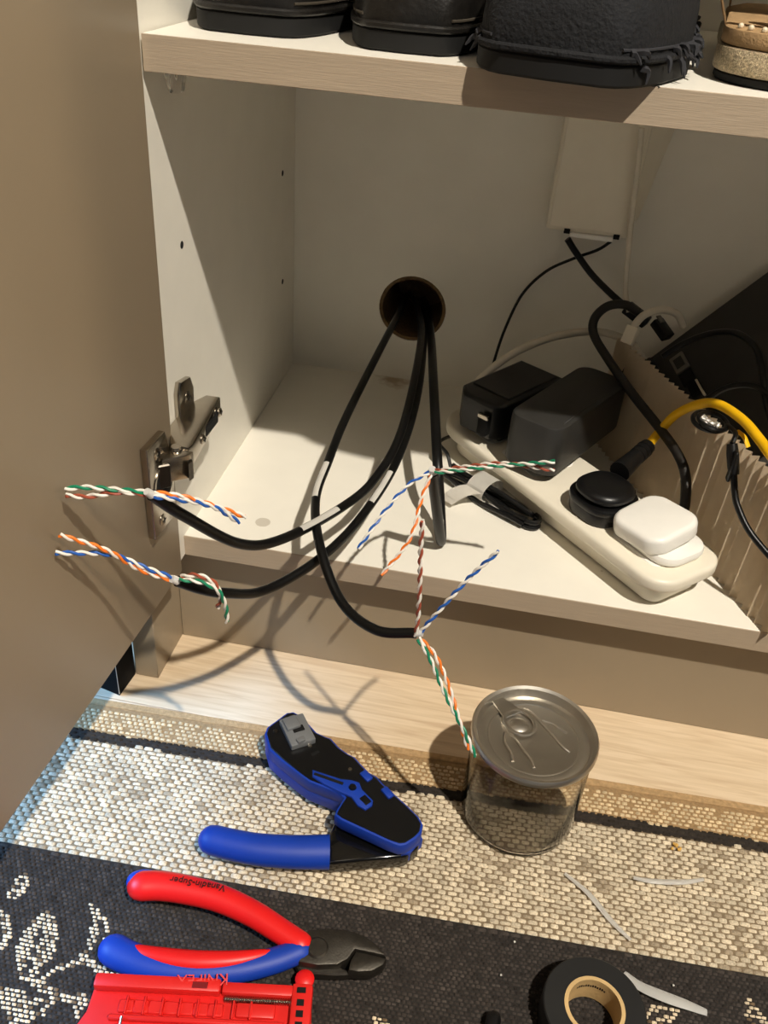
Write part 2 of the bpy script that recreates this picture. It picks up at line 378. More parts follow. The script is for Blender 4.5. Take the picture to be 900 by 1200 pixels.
# ------------------------------------------------------------------ rug
def yp(x, y): return y - .033 * x
def rug_poly(y0, y1, x0=-.75, x1=1.15):
    return [(x0, y0 + .033 * x0), (x1, y0 + .033 * x1), (x1, y1 + .033 * x1), (x0, y1 + .033 * x0)]
rug = thing('woven_rug', 'flat woven rug with cream and charcoal bands and pale leaf motifs', 'rug', (.2, -.45, 0))
obj('backing', prism(rug_poly(-.95, -.0693), 0.0002, .0018), mat('rug_backing', (124, 108, 86), .95, var=.15, scale=400), rug, smooth=False)
obj('hem', prism(rug_poly(-.0748, -.0688), .0002, .0034, .0006, 1), mat('rug_hem', (178, 146, 104), .9, var=.2, scale=300, bump=.5, bscale=900), rug, smooth=False)
obj('border_backing', prism(rug_poly(-.0998, -.0745), .0012, .0022), mat('border_jute', (150, 122, 86), .95, var=.2, scale=500), rug, smooth=False)
obj('dark_band_backing', prism(rug_poly(-.49, -.1996), .0012, .0021), mat('band_charcoal', (38, 34, 31), .95, var=.2, scale=500), rug, smooth=False)
obj('stripe_backing', prism(rug_poly(-.1074, -.0999), .0012, .0022), mat('stripe_charcoal', (44, 38, 33), .95, var=.2, scale=500), rug, smooth=False)
# leaf motif shapes (floor plane), traced as closed outlines and strokes
def W(px, py): p = at(px, py, z=.004); return (p.x, p.y)
def leaf(base, tip, wd, n=14):
    b = np.array(W(*base)); t = np.array(W(*tip)); ax = t - b; L = np.hypot(*ax); ax /= L; pr = np.array((-ax[1], ax[0]))
    return ('leaf', b, ax, pr, L, wd)
def stroke(pts, wd): return ('stroke', [np.array(W(*p)) for p in pts], wd)
SHAPES = [leaf((27, 1150), (57, 1060), .019), leaf((10, 1058), (31, 1020), .009), leaf((-6, 1122), (2, 1062), .012),
          stroke([(40, 1152), (68, 1131), (98, 1124), (122, 1136), (150, 1150)], .0042), stroke([(98, 1120), (112, 1092), (107, 1058)], .005),
          stroke([(120, 1118), (124, 1085), (114, 1062)], .0025), stroke([(40, 1149), (75, 1168), (105, 1172)], .0055),
          leaf((28, 1185), (62, 1172), .010), stroke([(-10, 1166), (20, 1170), (24, 1200), (18, 1230)], .011), stroke([(95, 1165), (90, 1190)], .005),
          stroke([(60, 1215), (100, 1225)], .009), leaf((752, 1196), (796, 1180), .010), leaf((895, 1215), (878, 1168), .010), leaf((840, 1245), (800, 1215), .012),
          leaf((250, 1215), (300, 1260), .015), leaf((430, 1190), (470, 1240), .014), leaf((520, 1260), (560, 1215), .015)]
for k in range(26):   # further motifs beyond the frame
    a = random.uniform(0, 6.28); x0 = random.uniform(-.6, 1.0); y0 = random.uniform(-.42, -.32)
    SHAPES.append(('leaf', np.array((x0, y0)), np.array((math.cos(a), math.sin(a))), np.array((-math.sin(a), math.cos(a))), .045, .018))
for i_, s in enumerate(SHAPES):
    pts_ = [s[1], s[1] + s[2] * s[4]] if s[0] == 'leaf' else s[1]
    mg = s[5] if s[0] == 'leaf' else s[2]
    SHAPES[i_] = (s, min(p[0] for p in pts_) - mg, max(p[0] for p in pts_) + mg, min(p[1] for p in pts_) - mg, max(p[1] for p in pts_) + mg)
def in_motif(x, y):
    q = np.array((x, y))
    for s, xa, xb, ya, yb in SHAPES:
        if not (xa < x < xb and ya < y < yb): continue
        if s[0] == 'leaf':
            d = q - s[1]; u = d @ s[2] / s[4]; v = abs(d @ s[3])
            if 0 < u < 1:
                hw = s[5] * math.sin(math.pi * u ** .9) * .5 * 1.25
                if v < hw and not (v < .0013 and u < .75): return True
        else:
            for a, b in zip(s[1], s[1][1:]):
                ab = b - a; t = max(0, min(1, (q - a) @ ab / (ab @ ab)))
                if np.hypot(*(q - a - ab * t)) < s[2] / 2: return True
    return False
def rug_colour(x, y):
    v = yp(x, y); n1 = noise.noise(Vector((x * 25, y * 25, 0))); n2 = noise.noise(Vector((x * 90, y * 160, 3))); r = random.uniform(-1, 1)
    if v > -.1000: c = (204, 182, 146); k = 1 + .12 * r + .12 * n2
    elif v > -.1072: c = (52, 46, 40); k = 1 + .15 * r
    elif v > -.1998 or -.62 < v < -.50:
        c = (202, 188, 164); k = 1 + .06 * n1 + .14 * n2 + .10 * r
        if n1 + .9 * n2 + .3 * r < -.55: c = (176, 160, 136)
    else:
        if in_motif(x, y): c = (214, 196, 168); k = 1 + .12 * r + .1 * n2; c = (110, 92, 72) if random.random() < .12 else c
        else: c = (60, 54, 50); k = 1 + .22 * r + .3 * n2
    l = lin(c); k = max(.3, k) ** 1.6; return (l[0] * k, l[1] * k, l[2] * k, 1)
def build_weave():
    V = []; Fc = []; cols = []
    v0 = -.0763; j = -1
    while v0 > -.40:
        border = v0 > -.0985; dark = v0 < -.1985; j += 1
        sx, dy = (.0046, .0034) if border else (.0034, .0024) if dark else (.0070, .0035)
        xs0 = -.20 if dark else -.33; n = int((.78 if dark else 1.0) / sx); v0 -= dy
        for i in range(n):
            x = xs0 + (i + .5 * (j % 2)) * sx
            if border and (i + j) % 4 == 0 and random.random() < .35: continue
            cy = v0 + .033 * x + .0006 * noise.noise(Vector((x * 30, v0 * 30, 7))); cx = x + random.uniform(-.0004, .0004)
            a = sx * .49 * random.uniform(.76, 1.06); b = dy * (.47 if border else .50) * random.uniform(.74, 1.12); h = .0037 + random.uniform(-.0005, .0006)
            tl = random.uniform(-.16, .16) + .04
            base = len(V)
            for (ux, uy, uz) in ((-1, -.5, 0), (-.72, -1, 0), (.72, -1, 0), (1, -.5, 0), (1, .5, 0), (.72, 1, 0), (-.72, 1, 0), (-1, .5, 0), (-.58, 0, 1), (.58, 0, 1)):
                V.append((cx + ux * a - uy * b * tl, cy + uy * b + ux * a * tl * .6, (.0015 if uz == 0 else h)))
            q = [(7, 0, 8), (0, 1, 8), (1, 2, 9, 8), (2, 3, 9), (3, 4, 9), (4, 5, 9), (5, 6, 8, 9), (6, 7, 8)]
            Fc += [tuple(base + k for k in f) for f in q]; cols += [rug_colour(cx, cy)] * 10
    me = bpy.data.meshes.new('weave'); me.from_pydata(V, [], Fc); 
    at_ = me.color_attributes.new('thread', 'FLOAT_COLOR', 'POINT'); at_.data.foreach_set('color', np.array(cols, dtype=np.float32).ravel())
    me.polygons.foreach_set('use_smooth', [True] * len(me.polygons))
    m = bpy.data.materials.new('woven_thread'); m.use_nodes = True; nt = m.node_tree; bs = nt.nodes['Principled BSDF']
    a = nt.nodes.new('ShaderNodeAttribute'); a.attribute_name = 'thread'
    tc = nt.nodes.new('ShaderNodeTexCoord'); nn = nt.nodes.new('ShaderNodeTexNoise'); nn.inputs['Scale'].default_value = 900; nt.links.new(tc.outputs['Object'], nn.inputs[0])
    mr = nt.nodes.new('ShaderNodeMapRange'); nt.links.new(nn.outputs[0], mr.inputs[0]); mr.inputs[1].default_value = .3; mr.inputs[2].default_value = .7; mr.inputs[3].default_value = .72; mr.inputs[4].default_value = 1.2
    mx = nt.nodes.new('ShaderNodeVectorMath'); mx.operation = 'SCALE'; nt.links.new(a.outputs['Color'], mx.inputs[0]); nt.links.new(mr.outputs[0], mx.inputs['Scale'])
    nt.links.new(mx.outputs[0], bs.inputs['Base Color']); bs.inputs['Roughness'].default_value = .95; bs.inputs['Specular IOR Level'].default_value = .15
    me.materials.append(m)
    o = bpy.data.objects.new('weave', me); C.objects.link(o); o.parent = rug; o.location = -ABS[rug.name]; ABS[o.name] = Vector()
    tag(o, kind='stuff')
build_weave()
RT = .0040   # top of the rug pile

# ------------------------------------------------------------------ network cables hanging out of the hole
def P3(l): return [at(px, py, y=yy) for (px, py, yy) in l]
def sleeve(path, r, par, m, name='print_label', a0=-40, a1=40):
    F = frames(path); bm = bmesh.new(); rings = []; n = 8
    for p, (t, nn, bb) in zip(path, F):
        up = Vector((-.1, -.75, .65)); up = (up - t * up.dot(t)).normalized(); sd = t.cross(up)
        rings.append([bm.verts.new(p + (up * math.cos(math.radians(a0 + (a1 - a0) * k / n)) + sd * math.sin(math.radians(a0 + (a1 - a0) * k / n))) * r) for k in range(n + 1)])
    for A_, B_ in zip(rings, rings[1:]):
        for k in range(n): bm.faces.new((A_[k], A_[k + 1], B_[k + 1], B_[k]))
    return obj(name, bm, m, par)
M_lab = mat('pale_cable_print', (196, 192, 184), .5)
def twisted(par, pts, colour, pitch=.0135, r=.00082):
    path = resample(crom(P3(pts), 10), pitch / 12); F = frames(path); ph0 = random.uniform(0, 6.28)
    for k, (nm, m) in enumerate(((colour + '_wire', WIRE[colour]), ('white_wire', M_wireW))):
        q = []
        for i, (p, (t, n, b)) in enumerate(zip(path, F)):
            a = ph0 + k * math.pi + 2 * math.pi * i / 12
            q.append(p + (n * math.cos(a) + b * math.sin(a)) * r)
        obj(nm, tube(q, r, 7), m, par)
def ethernet(label, pts, lab, pairs, r=.0033):
    ctrl = P3(pts); path = crom(ctrl, 10)
    t = thing('network_cable', label, 'cable', ctrl[-1], 'network cables')
    obj('jacket', tube(path, r, 14), M_blk, t)
    tip = [path[0] + (path[0] - path[2]).normalized() * .0045, path[0]]
    obj('inner_sheath', tube(tip, [r * .62, r * .75], 10), M_frost, t)
    if lab: obj_ = sleeve(path[lab[0]:lab[1]], r * 1.03, t, M_lab)
    for col, pp in pairs: twisted(t, pp, col)
    return t
ethernet('black network cable whose stripped end spreads in front of the metal hinge',
    [(178, 580, -.15), (215, 604, -.135), (280, 637, -.1), (330, 632, -.065), (400, 595, 0), (440, 560, .04), (472, 500, .1), (493, 400, .24), (490, 362, .31), (486, 350, .37)], (33, 40),
    [('green', [(177, 577, -.15), (140, 574, -.154), (100, 571, -.158), (76, 573, -.162)]), ('brown', [(177, 580, -.15), (140, 577, -.154), (100, 582, -.158), (77, 580, -.162)]),
     ('orange', [(180, 577, -.15), (215, 582, -.142), (255, 594, -.13), (288, 606, -.122)]), ('blue', [(180, 582, -.152), (212, 586, -.144), (250, 594, -.133), (280, 612, -.124)])])
ethernet('black network cable with stripped end hanging just below the door hinge cable',
    [(208, 681, -.145), (235, 690, -.135), (265, 695, -.12), (310, 692, -.09), (370, 658, -.05), (420, 610, 0), (465, 540, .07), (490, 460, .17), (497, 385, .29), (492, 358, .34), (490, 352, .37)], (53, 59),
    [('blue', [(208, 679, -.145), (170, 665, -.15), (130, 650, -.157), (65, 648, -.172)]), ('orange', [(208, 682, -.145), (165, 668, -.151), (125, 645, -.159), (70, 627, -.172)]),
     ('brown', [(212, 676, -.145), (232, 674, -.146), (252, 684, -.144), (258, 700, -.142), (255, 712, -.14)]), ('green', [(211, 679, -.147), (235, 682, -.147), (255, 692, -.145), (264, 710, -.142), (266, 729, -.14)])])
ethernet('black network cable drooping lowest, its orange and green pairs touching the can',
    [(487, 742, -.11), (440, 738, -.105), (400, 705, -.085), (375, 640, -.05), (370, 585, 0), (385, 540, .045), (405, 490, .1), (440, 420, .19), (466, 370, .28), (476, 348, .34), (480, 345, .37)], (40, 50),
    [('brown', [(487, 745, -.112), (490, 720, -.113), (492, 680, -.115), (493, 640, -.116), (495, 610, -.118)]), ('blue', [(490, 744, -.11), (515, 715, -.107), (550, 677, -.103), (584, 646, -.1)]),
     ('orange', [(491, 747, -.112), (510, 768, -.118), (525, 802, -.126), (540, 850, -.136), (549, 878, -.142)]), ('green', [(490, 749, -.113), (504, 772, -.12), (521, 812, -.129), (543, 855, -.138), (557, 886, -.143)])])
ethernet('black network cable standing up on the cabinet floor with pairs spread like arms',
    [(507, 554, -.002), (511, 590, .012), (515, 622, .026), (517, 634, .038), (517, 618, .050), (515, 580, .062), (512, 530, .085), (508, 450, .17), (505, 395, .27), (500, 362, .33), (496, 352, .37)], (38, 44), r=.0040, pairs=
    [('blue', [(506, 552, -.003), (480, 567, -.012), (450, 600, -.028), (420, 643, -.045)]), ('orange', [(505, 556, -.004), (493, 588, -.015), (480, 632, -.03), (447, 674, -.045)]),
     ('brown', [(508, 552, -.004), (545, 547, -.006), (590, 543, -.008), (650, 551, -.01)]), ('green', [(510, 554, -.006), (540, 551, -.008), (585, 546, -.01), (650, 541, -.012)])])

# ------------------------------------------------------------------ power strip and what is plugged into it
SX = Vector((.675, -.738, 0)).normalized(); SC = Vector((.284, .117, ZB))
SM = frame(SC, SX)                       # local x runs along the strip towards the front right
def strip_outline(g=0):
    o = []
    for (cx, cy, r, a0, a1) in ((.139 - .022, .037 - .022, .022, 0, 90), (-.139 + .034, .037 - .034, .034, 90, 180), (-.139 + .034, -.037 + .034, .034, 180, 270), (.139 - .022, -.037 + .022, .022, 270, 360)):
        for k in range(9):
            a = math.radians(a0 + (a1 - a0) * k / 8); o.append((cx + (r - g) * math.cos(a), cy + (r - g) * math.sin(a)))
    return o
st = thing('power_strip', 'white four socket power strip lying diagonally on the cabinet floor', 'power strip', SC)
obj('lower_shell', prism(strip_outline(.012), .002, .021, .002, 2), M_wpl, st, SM)
obj('upper_shell', prism(strip_outline(), .0195, .031, .0035, 3), M_wpl, st, SM)
SL = SM @ Matrix.Translation((0, 0, -.003))
for s in (-.094, -.036, .046, .097):
    so = obj('socket', prism(rrect(.046, .046, .006, 4, s, 0), .0338, .0344, .0003, 1), M_wpl2, st, SL)
    for dx_, dy_ in ((-.011, -.011), (-.011, .011), (.011, 0)):
        obj('socket_slot', box(s + dx_ - .003, s + dx_ + .003, dy_ - .002, dy_ + .002, .0343, .0346), M_hole, so, SL, smooth=False)
for x in (-.1, .1):
    obj('rubber_foot', box(x - .006, x + .006, -.02, .02, .0001, .002), M_sole, st, SM, smooth=False)
obj('power_cord', tube(crom([at(546, 492, z=ZB + .018), at(547, 468, z=ZB + .03), at(563, 444, z=ZB + .06), at(602, 414, z=ZB + .085), at(652, 394, z=ZB + .095), at(702, 389, z=ZB + .095), at(738, 401, z=ZB + .092), at(752, 420, z=ZB + .082), at(757, 432, z=ZB + .06)], 8), .0036, 10), M_greyc, st)
stain = prism([(.0035 * math.cos(a) * (1 + .3 * math.sin(3 * a)) + .129, .006 * math.sin(a) - .006) for a in [k * .5 for k in range(12)]], .0309, .0312)
obj('stain', stain, mat('glue_stain', (214, 188, 120), .6), st, SL, smooth=False)

# white square plug
wp = thing('charger_plug', 'white rounded square plug at the front end of the power strip', 'plug', SL @ Vector((.098, 0, .0345)))
obj('base', prism(rrect(.050, .048, .016, 8, .1035, .003), .0347, .0425, .003, 2), M_wpl2, wp, SL)
obj('cap', prism(rrect(.050, .050, .014, 8, .0, .0), -.006, .009, .004, 3), M_wpl2, wp, SL @ Matrix.Translation((.0945, -.001, .0475)) @ Matrix.Rotation(math.radians(9), 4, 'X') @ Matrix.Rotation(math.radians(-6), 4, 'Y'))

# black plug with a yellow cable
bpm = SL @ Matrix.Translation((.048, -.008, 0))
bp = thing('mains_plug', 'round black mains plug feeding the yellow cable', 'plug', SL @ Vector((.048, -.006, .0345)))
body = prism(rrect(.046, .045, .018, 8), .0347, .049, .002, 2)
body = prism(rrect(.043, .043, .019, 8), .0500, .060, .006, 3, body)
obj('body', body, M_blkpl, bp, bpm)
obj('rim', prism(rrect(.049, .048, .019, 8), .045, .0502, .0012, 2), M_blkpl, bp, bpm)
g0 = at(726, 553, z=ZB + .056); g1 = at(759, 523, z=ZB + .062)
obj('cable_grip', tube([g0.lerp(g1, k / 8) for k in range(9)], [.0085, .0082, .0078, .0074, .007, .0066, .0066, .0066, .0064], 14), M_blkpl, bp)
for k in (5, 6, 7): obj('grip_ring', tube([g0.lerp(g1, k / 8 - .02), g0.lerp(g1, k / 8 + .02)], .0071, 14), M_blkpl, bp)
yc = [g1, at(772, 507, z=ZB + .07), at(792, 486, z=ZB + .09), at(818, 474, z=ZB + .112), at(842, 474, z=ZB + .122), at(870, 492, z=ZB + .126), at(890, 515, z=ZB + .126), at(915, 548, z=ZB + .12), at(960, 600, z=ZB + .07), at(985, 640, z=ZB + .004)]
tag(obj('yellow_cable', tube(crom(yc, 8), .0036, 12), M_yel), 'yellow cable arching from the black plug over the pleated card', 'cable')

# two black power adapters lying across the strip
A1 = SL @ Matrix.Translation((-.097, .014, 0)) @ Matrix.Rotation(math.radians(13), 4, 'Z')
ad1 = thing('power_adapter', 'glossy black power adapter at the far left end of the power strip', 'adapter', SL @ Vector((-.094, .0, .0345)), 'power adapters on the strip')
obj('body', prism([(-.025, -.036), (-.014, -.048), (.018, -.048), (.025, -.040), (.025, .046), (-.025, .046)], .040, .074, .004, 3), M_blkpl, ad1, A1)
obj('plug_base', box(-.020, .020, -.034, .008, .0347, .0415, .002, 2), M_blkpl, ad1, A1)
obj('cover', box(-.020, .020, -.030, .040, .0735, .0755, .0008, 1), M_blkpl, ad1, A1)
obj('connector', box(.008, .018, -.054, -.046, .046, .062, .001, 1), M_hole, ad1, A1)
obj('metal_contact', box(.0075, .0185, -.0545, -.050, .0615, .0655, .0006, 1), M_steel, ad1, A1)
A2 = SL @ Matrix.Translation((-.038, .028, 0)) @ Matrix.Rotation(math.radians(19), 4, 'Z')
ad2 = thing('power_adapter', 'matt graphite power adapter in the middle, between glossy adapter and black plug', 'adapter', SL @ Vector((-.036, .0, .0345)), 'power adapters on the strip')
obj('body', prism(rrect(.048, .128, .013, 6), .042, .086, .003, 2), M_gblk, ad2, A2)
obj('plug_base', prism(rrect(.038, .042, .008, 5, 0, -.030), .0347, .0425, .002, 2), M_gblk, ad2, A2)
obj('raised_rib', box(.0185, .0198, -.048, .020, .0855, .0866, .0004, 1), M_gblk, ad2, A2)
obj('cord_grip', tube([A2 @ Vector((0, .062 + .005 * k, .062)) for k in range(4)], [.0075, .007, .0062, .0055], 12), M_blkpl, ad2)

# ------------------------------------------------------------------ bundled black lead with paper tie
bd = thing('bundled_lead', 'bundled black lead with white paper tie beside the power strip', 'cable', at(575, 578, z=ZB))
ax0 = at(528, 547, z=ZB + .012); ax1 = at(622, 604, z=ZB + .010); sd = (ax1 - ax0).cross(Vector((0, 0, 1))).normalized()
for k, (a, h) in enumerate(((-.0075, .0), (-.003, .0045), (.0015, .0), (.005, .0048), (.0085, .0005), (-.001, .009))):
    q = [ax0.lerp(ax1, t) + sd * (a * (1.25 - abs(t - .4) * .5) + .0016 * math.sin(5 * t + k)) + Vector((0, 0, h - .007 + .002 * math.sin(7 * t + 2 * k))) for t in [i / 12 for i in range(13)]]
    obj('lead_strand', tube(q, .0021, 8), M_blkpl, bd)
e0 = ax1 + sd * .004 - Vector((0, 0, .004))
for k in (0, 1):
    c0 = ax1 + Vector((0, 0, -.007 + k * .005)); n = 9
    obj('lead_loop', tube([c0 + sd * (.0065 * math.cos(math.pi * i / n)) + (ax1 - ax0).normalized() * (.008 * math.sin(math.pi * i / n)) for i in range(n + 1)], .0021, 8), M_blkpl, bd)
obj('lead_tail', tube(crom([ax0, at(524, 532, z=ZB + .02), at(515, 519, z=ZB + .022), at(528, 511, z=ZB + .02), at(548, 506, z=ZB + .016)], 8), .0016, 8), M_blkpl, bd)
mid = ax0.lerp(ax1, .44); dirn = (ax1 - ax0).normalized()
bm = bmesh.new(); n = 22; rings = []
for i in range(n + 1):
    a = 2 * math.pi * i / n + .5; rr = .0125
    rings.append([bm.verts.new(mid + sd * (rr * 1.1 * math.cos(a)) + Vector((0, 0, max(-.0105, rr * .75 * math.sin(a)) + .0006)) + dirn * w_) for w_ in (-.009, .009)])
for A_, B_ in zip(rings, rings[1:]): bm.faces.new((A_[0], B_[0], B_[1], A_[1]))
bmesh.ops.solidify(bm, geom=list(bm.faces), thickness=.0006)
tie = obj('paper_tie', bm, M_paper, bd)
t0 = mid - sd * -.012 + Vector((0, 0, -.004))
bm = bmesh.new(); rows = []
for i in range(7):
    u = i / 6; c = mid + sd * (.012 + .022 * u) + Vector((0, 0, .003 - .010 * u + .004 * math.sin(3 * u))); rows.append([bm.verts.new(c + dirn * (w_ * (1 - .25 * u)) - dirn * .012 * u) for w_ in (-.009, .009)])
for A_, B_ in zip(rows, rows[1:]): bm.faces.new((A_[0], B_[0], B_[1], A_[1]))
bmesh.ops.solidify(bm, geom=list(bm.faces), thickness=.0005)
obj('tie_tail', bm, M_paper, bd)

# ------------------------------------------------------------------ pleated card screen and the router leaning behind it
P0 = Vector((.314, .249, ZB + .0002)); P1 = Vector((.4335, -.0045, ZB + .0002)); PD = (P1 - P0).normalized(); PN = Vector((-PD.y, PD.x, 0))
if PN.x < 0: PN = -PN
def pleats():
    bm = bmesh.new(); n = 72; hgt = .104; lo = []; hi = []; L = (P1 - P0).length
    for i in range(n + 1):
        p = P0 + PD * (L * i / n) + PN * (.0026 if i % 2 else -.0026) * (1 + .25 * random.uniform(-1, 1))
        lo.append(bm.verts.new(p)); hi.append(bm.verts.new(p + Vector((0, 0, hgt + random.uniform(-.0008, .0008))) + PN * .003))
    for i in range(n): bm.faces.new((lo[i], lo[i + 1], hi[i + 1], hi[i]))
    bmesh.ops.solidify(bm, geom=list(bm.faces), thickness=.0007)
    return bm
tag(obj('pleated_card', pleats(), M_card, smooth=False), 'white pleated card screen standing upright in front of the router', 'card screen')
U = Vector((.65, 0.02, .76)).normalized(); RB = Vector((.349, .306, .1782)); RD = Vector((.33, -.90, -.28)); RD = (RD - U * RD.dot(U)).normalized(); NR = RD.cross(U); NR = NR if NR.z > 0 else -NR
RM = Matrix.Translation(RB) @ Matrix((RD, U, NR)).transposed().to_4x4()
rt = thing('router', 'black network router leaning back behind the pleated card', 'router', (.46, .2, ZB))
hsl = .014
obj('body', box(0.0, .165, 0, .235, -hsl, 0, .003, 2), M_gblk, rt, RM)
fp = RM @ Vector((.08, .16, -hsl - .001)); obj('stand', box(fp.x - .008, fp.x + .008, fp.y - .04, fp.y + .04, ZB + .0002, fp.z - .004, .001, 1), M_gblk, rt)
obj('front_lip', box(.002, .163, .0005, .012, -.001, .004, .0015, 1), M_blkpl, rt, RM)
def rloc(px, py):   # point on the router face seen there
    d = MR @ Vector(((px - 450) / FPX, -(py - 600) / FPX, -1)); t = (RB - CAM).dot(NR) / d.dot(NR); q = RM.inverted() @ (CAM + d * t); return q
for (px, py, w_, h_, m_) in ((797, 426, .021, .014, M_port), (806, 443, .016, .013, M_hole), (815, 455, .016, .012, M_hole)):
    q = rloc(px, py); po = obj('port', box(q.x - w_ / 2, q.x + w_ / 2, q.y - h_ / 2, q.y + h_ / 2, -.002, .0022, .0008, 1), m_, rt, RM)
    if m_ is M_port: obj('port_opening', box(q.x - w_ * .28, q.x + w_ * .28, q.y - h_ * .3, q.y + h_ * .3, .002, .0026), M_gblk, po, RM, smooth=False)
obj('port_ledge', box(.0, .080, -.026, .001, -.012, -.002, .002, 1), M_blkpl, rt, RM)
q = rloc(822, 455); obj('port_latch', box(q.x - .010, q.x + .010, q.y - .001, q.y + .001, 0, .0035, .0004, 1), M_greyc, rt, RM)

# ------------------------------------------------------------------ wall box with its leads
wb0 = at(640, 274, y=.287); wbl = wb0.x
x0 = at(638, 274, y=.287).x; x1 = at(735, 283, y=.287).x; zb = at(690, 275, y=.287).z
wbx = thing('wall_junction_box', 'cream junction box fixed to the cabinet back under the shelf', 'box', ((x0 + x1) / 2, .30, zb))
obj('housing', box(x0, x1, .287, .3188, zb, zb + .140, .003, 2), M_wpl, wbx)
obj('cover_plate', box(x0 + .003, x1 - .003, .2845, .2875, zb + .004, zb + .136, .0012, 2), M_wpl, wbx)
obj('bottom_flange', box(x0 + .022, x1 - .012, .286, .306, zb - .004, zb + .0005, .0008, 1), M_wpl2, wbx)
for xx in (x0 + .019, x1 - .010): obj('cable_notch', box(xx - .0026, xx + .0026, .2862, .300, zb - .0012, zb + .003), M_hole, wbx, smooth=False)
side = prism([(x1 + .0005, .3188), (x1 + .0005, .296), (x1 + .022, .304), (x1 + .030, .3188)], zb + .012, zb + .138, .002, 2)
for v in side.verts:
    if v.co.z < zb + .05: v.co.x = x1 + .0005 + (v.co.x - x1 - .0005) * .3
obj('side_cover', side, M_wpl, wbx)
def cable(name, label, pts, r, m, seg=10, cat='cable', **kw):
    return tag(obj(name, tube(crom(pts, 8), r, seg), m), label, cat)
cable('thin_lead', 'thin black lead dropping from the junction box behind the adapters',
      [at(716, 283, y=.296), at(700, 293, y=.298), at(672, 303, y=.305), at(640, 318, y=.31), at(612, 345, y=.31), at(592, 385, y=.305), at(580, 420, y=.30), at(574, 445, y=.29), at(570, 470, y=.28)], .0014, M_blk)
tl = thing('thick_lead', 'thick black lead running from the junction box down to the router', 'cable', at(760, 388, y=.262))
tlp = crom([at(665, 280, y=.296), at(675, 296, y=.296), at(694, 322, y=.29), at(720, 348, y=.28), at(740, 364, y=.272)], 8)
obj('lead', tube(tlp, .0030, 10), M_blk, tl)
td = (tlp[-1] - tlp[-3]).normalized()
obj('connector', box(-.006, .018, -.006, .006, -.005, .005, .0015, 2), M_blkpl, tl, frame(tlp[-1], td))
cable('white_cord', 'white cord hanging straight down across the right side of the junction box',
      [at(752, 150, y=.275), at(747, 200, y=.276), at(741, 250, y=.277), at(736, 300, y=.278), at(733, 340, y=.276), at(737, 366, y=.268)], .0024, M_greyc)
cable('looped_lead', 'thick dark lead looping down along the pleated card behind the white plug',
      [at(748, 366, y=.262), at(732, 357, y=.262), at(712, 359, y=.26), at(697, 373, y=.255), at(696, 392, y=.245), at(712, 420, y=.222), at(740, 460, y=.185), at(770, 498, y=.15), at(793, 530, y=.122), at(803, 556, y=.104), at(803, 588, y=.088), at(799, 606, y=.083)], .0040, mat('dark_brown_sheath', (26, 22, 18), .5, var=.15))
sw = thing('short_white_lead', 'short white lead arching over the back end of the pleated card', 'cable', at(740, 388, y=.245))
swp = crom([at(741, 388, y=.247), at(746, 378, y=.25), at(757, 368, y=.255), at(775, 363, y=.262), at(793, 368, y=.268), at(801, 382, y=.272)], 8)
obj('lead', tube(swp, .0034, 10), M_greyc, sw)
obj('connector', box(-.012, .004, -.0055, .0055, -.004, .004, .001, 2), M_wpl, sw, frame(swp[0], swp[2] - swp[0]))
cn = thing('data_plug', 'small dark data plug at the back corner of the router', 'plug', at(778, 388, y=.27))
obj('plug_body', box(-.010, .010, -.006, .006, -.004, .004, .0012, 2), M_blkpl, cn, frame(at(776, 386, y=.27), (.5, -.5, -.4)))
obj('plug_lug', box(-.012, -.004, -.003, .003, .004, .0055, .0006, 1), M_port, cn, frame(at(776, 386, y=.27), (.5, -.5, -.4)))
cable('side_lead', 'short black lead crossing the top of the pleated card near the adapters',
      [at(728, 444, y=.235), at(736, 430, y=.232), at(748, 424, y=.23), at(762, 426, y=.228), at(772, 436, y=.225)], .0024, M_blk)
cable('router_lead', 'black lead curving across the face of the router',
      [at(776, 418, y=.232), at(800, 403, y=.235), at(832, 391, y=.225), at(862, 390, y=.205), at(884, 405, y=.18), at(893, 430, y=.16), at(896, 460, y=.14), at(905, 500, y=.12)], .0026, M_blk)
cable('lower_router_lead', 'black lead curving low across the router just above the yellow cable',
      [at(828, 468, y=.155), at(850, 455, y=.155), at(875, 451, y=.15), at(895, 458, y=.14), at(915, 480, y=.12)], .0024, M_blk)

# coiled lead with plug hanging over the card
cl = thing('coiled_lead', 'coiled thin black lead with barrel plug hanging over the pleated card', 'cable', at(857, 545, y=.05))
loop = [at(832 + 20 * math.cos(a), 494 + 11 * math.sin(a) + 4 * math.cos(a), y=.092 - .014 * math.sin(a)) for a in [k * math.pi / 8 for k in range(17)]]
obj('coil', tube(crom(loop, 4), .0018, 8), M_blk, cl)
loop2 = [at(836 + 17 * math.cos(a), 494 + 9 * math.sin(a) + 5 * math.cos(a), y=.090 - .014 * math.sin(a)) for a in [k * math.pi / 8 for k in range(17)]]
obj('coil', tube(crom(loop2, 4), .0018, 8), M_blk, cl)
obj('foil_wrap', tube(crom([at(822, 490, y=.088), at(832, 497, y=.084), at(842, 501, y=.082)], 5), [.003 + .0012 * random.random() for _ in range(11)], 7), mat('crumpled_foil', (220, 216, 208), .2, .9, var=.2, bump=1.0, bscale=500), cl)
k0 = at(862, 508, y=.068); k1 = at(858, 520, y=.060); k2 = at(860, 556, y=.050)
obj('barrel_plug', tube([k1, k1.lerp(k2, .3), k1.lerp(k2, .7), k2], [.0036, .0042, .0042, .0036], 12), M_blkpl, cl)
obj('tail', tube(crom([loop[0], k0, k1], 6), .0018, 8), M_blk, cl)
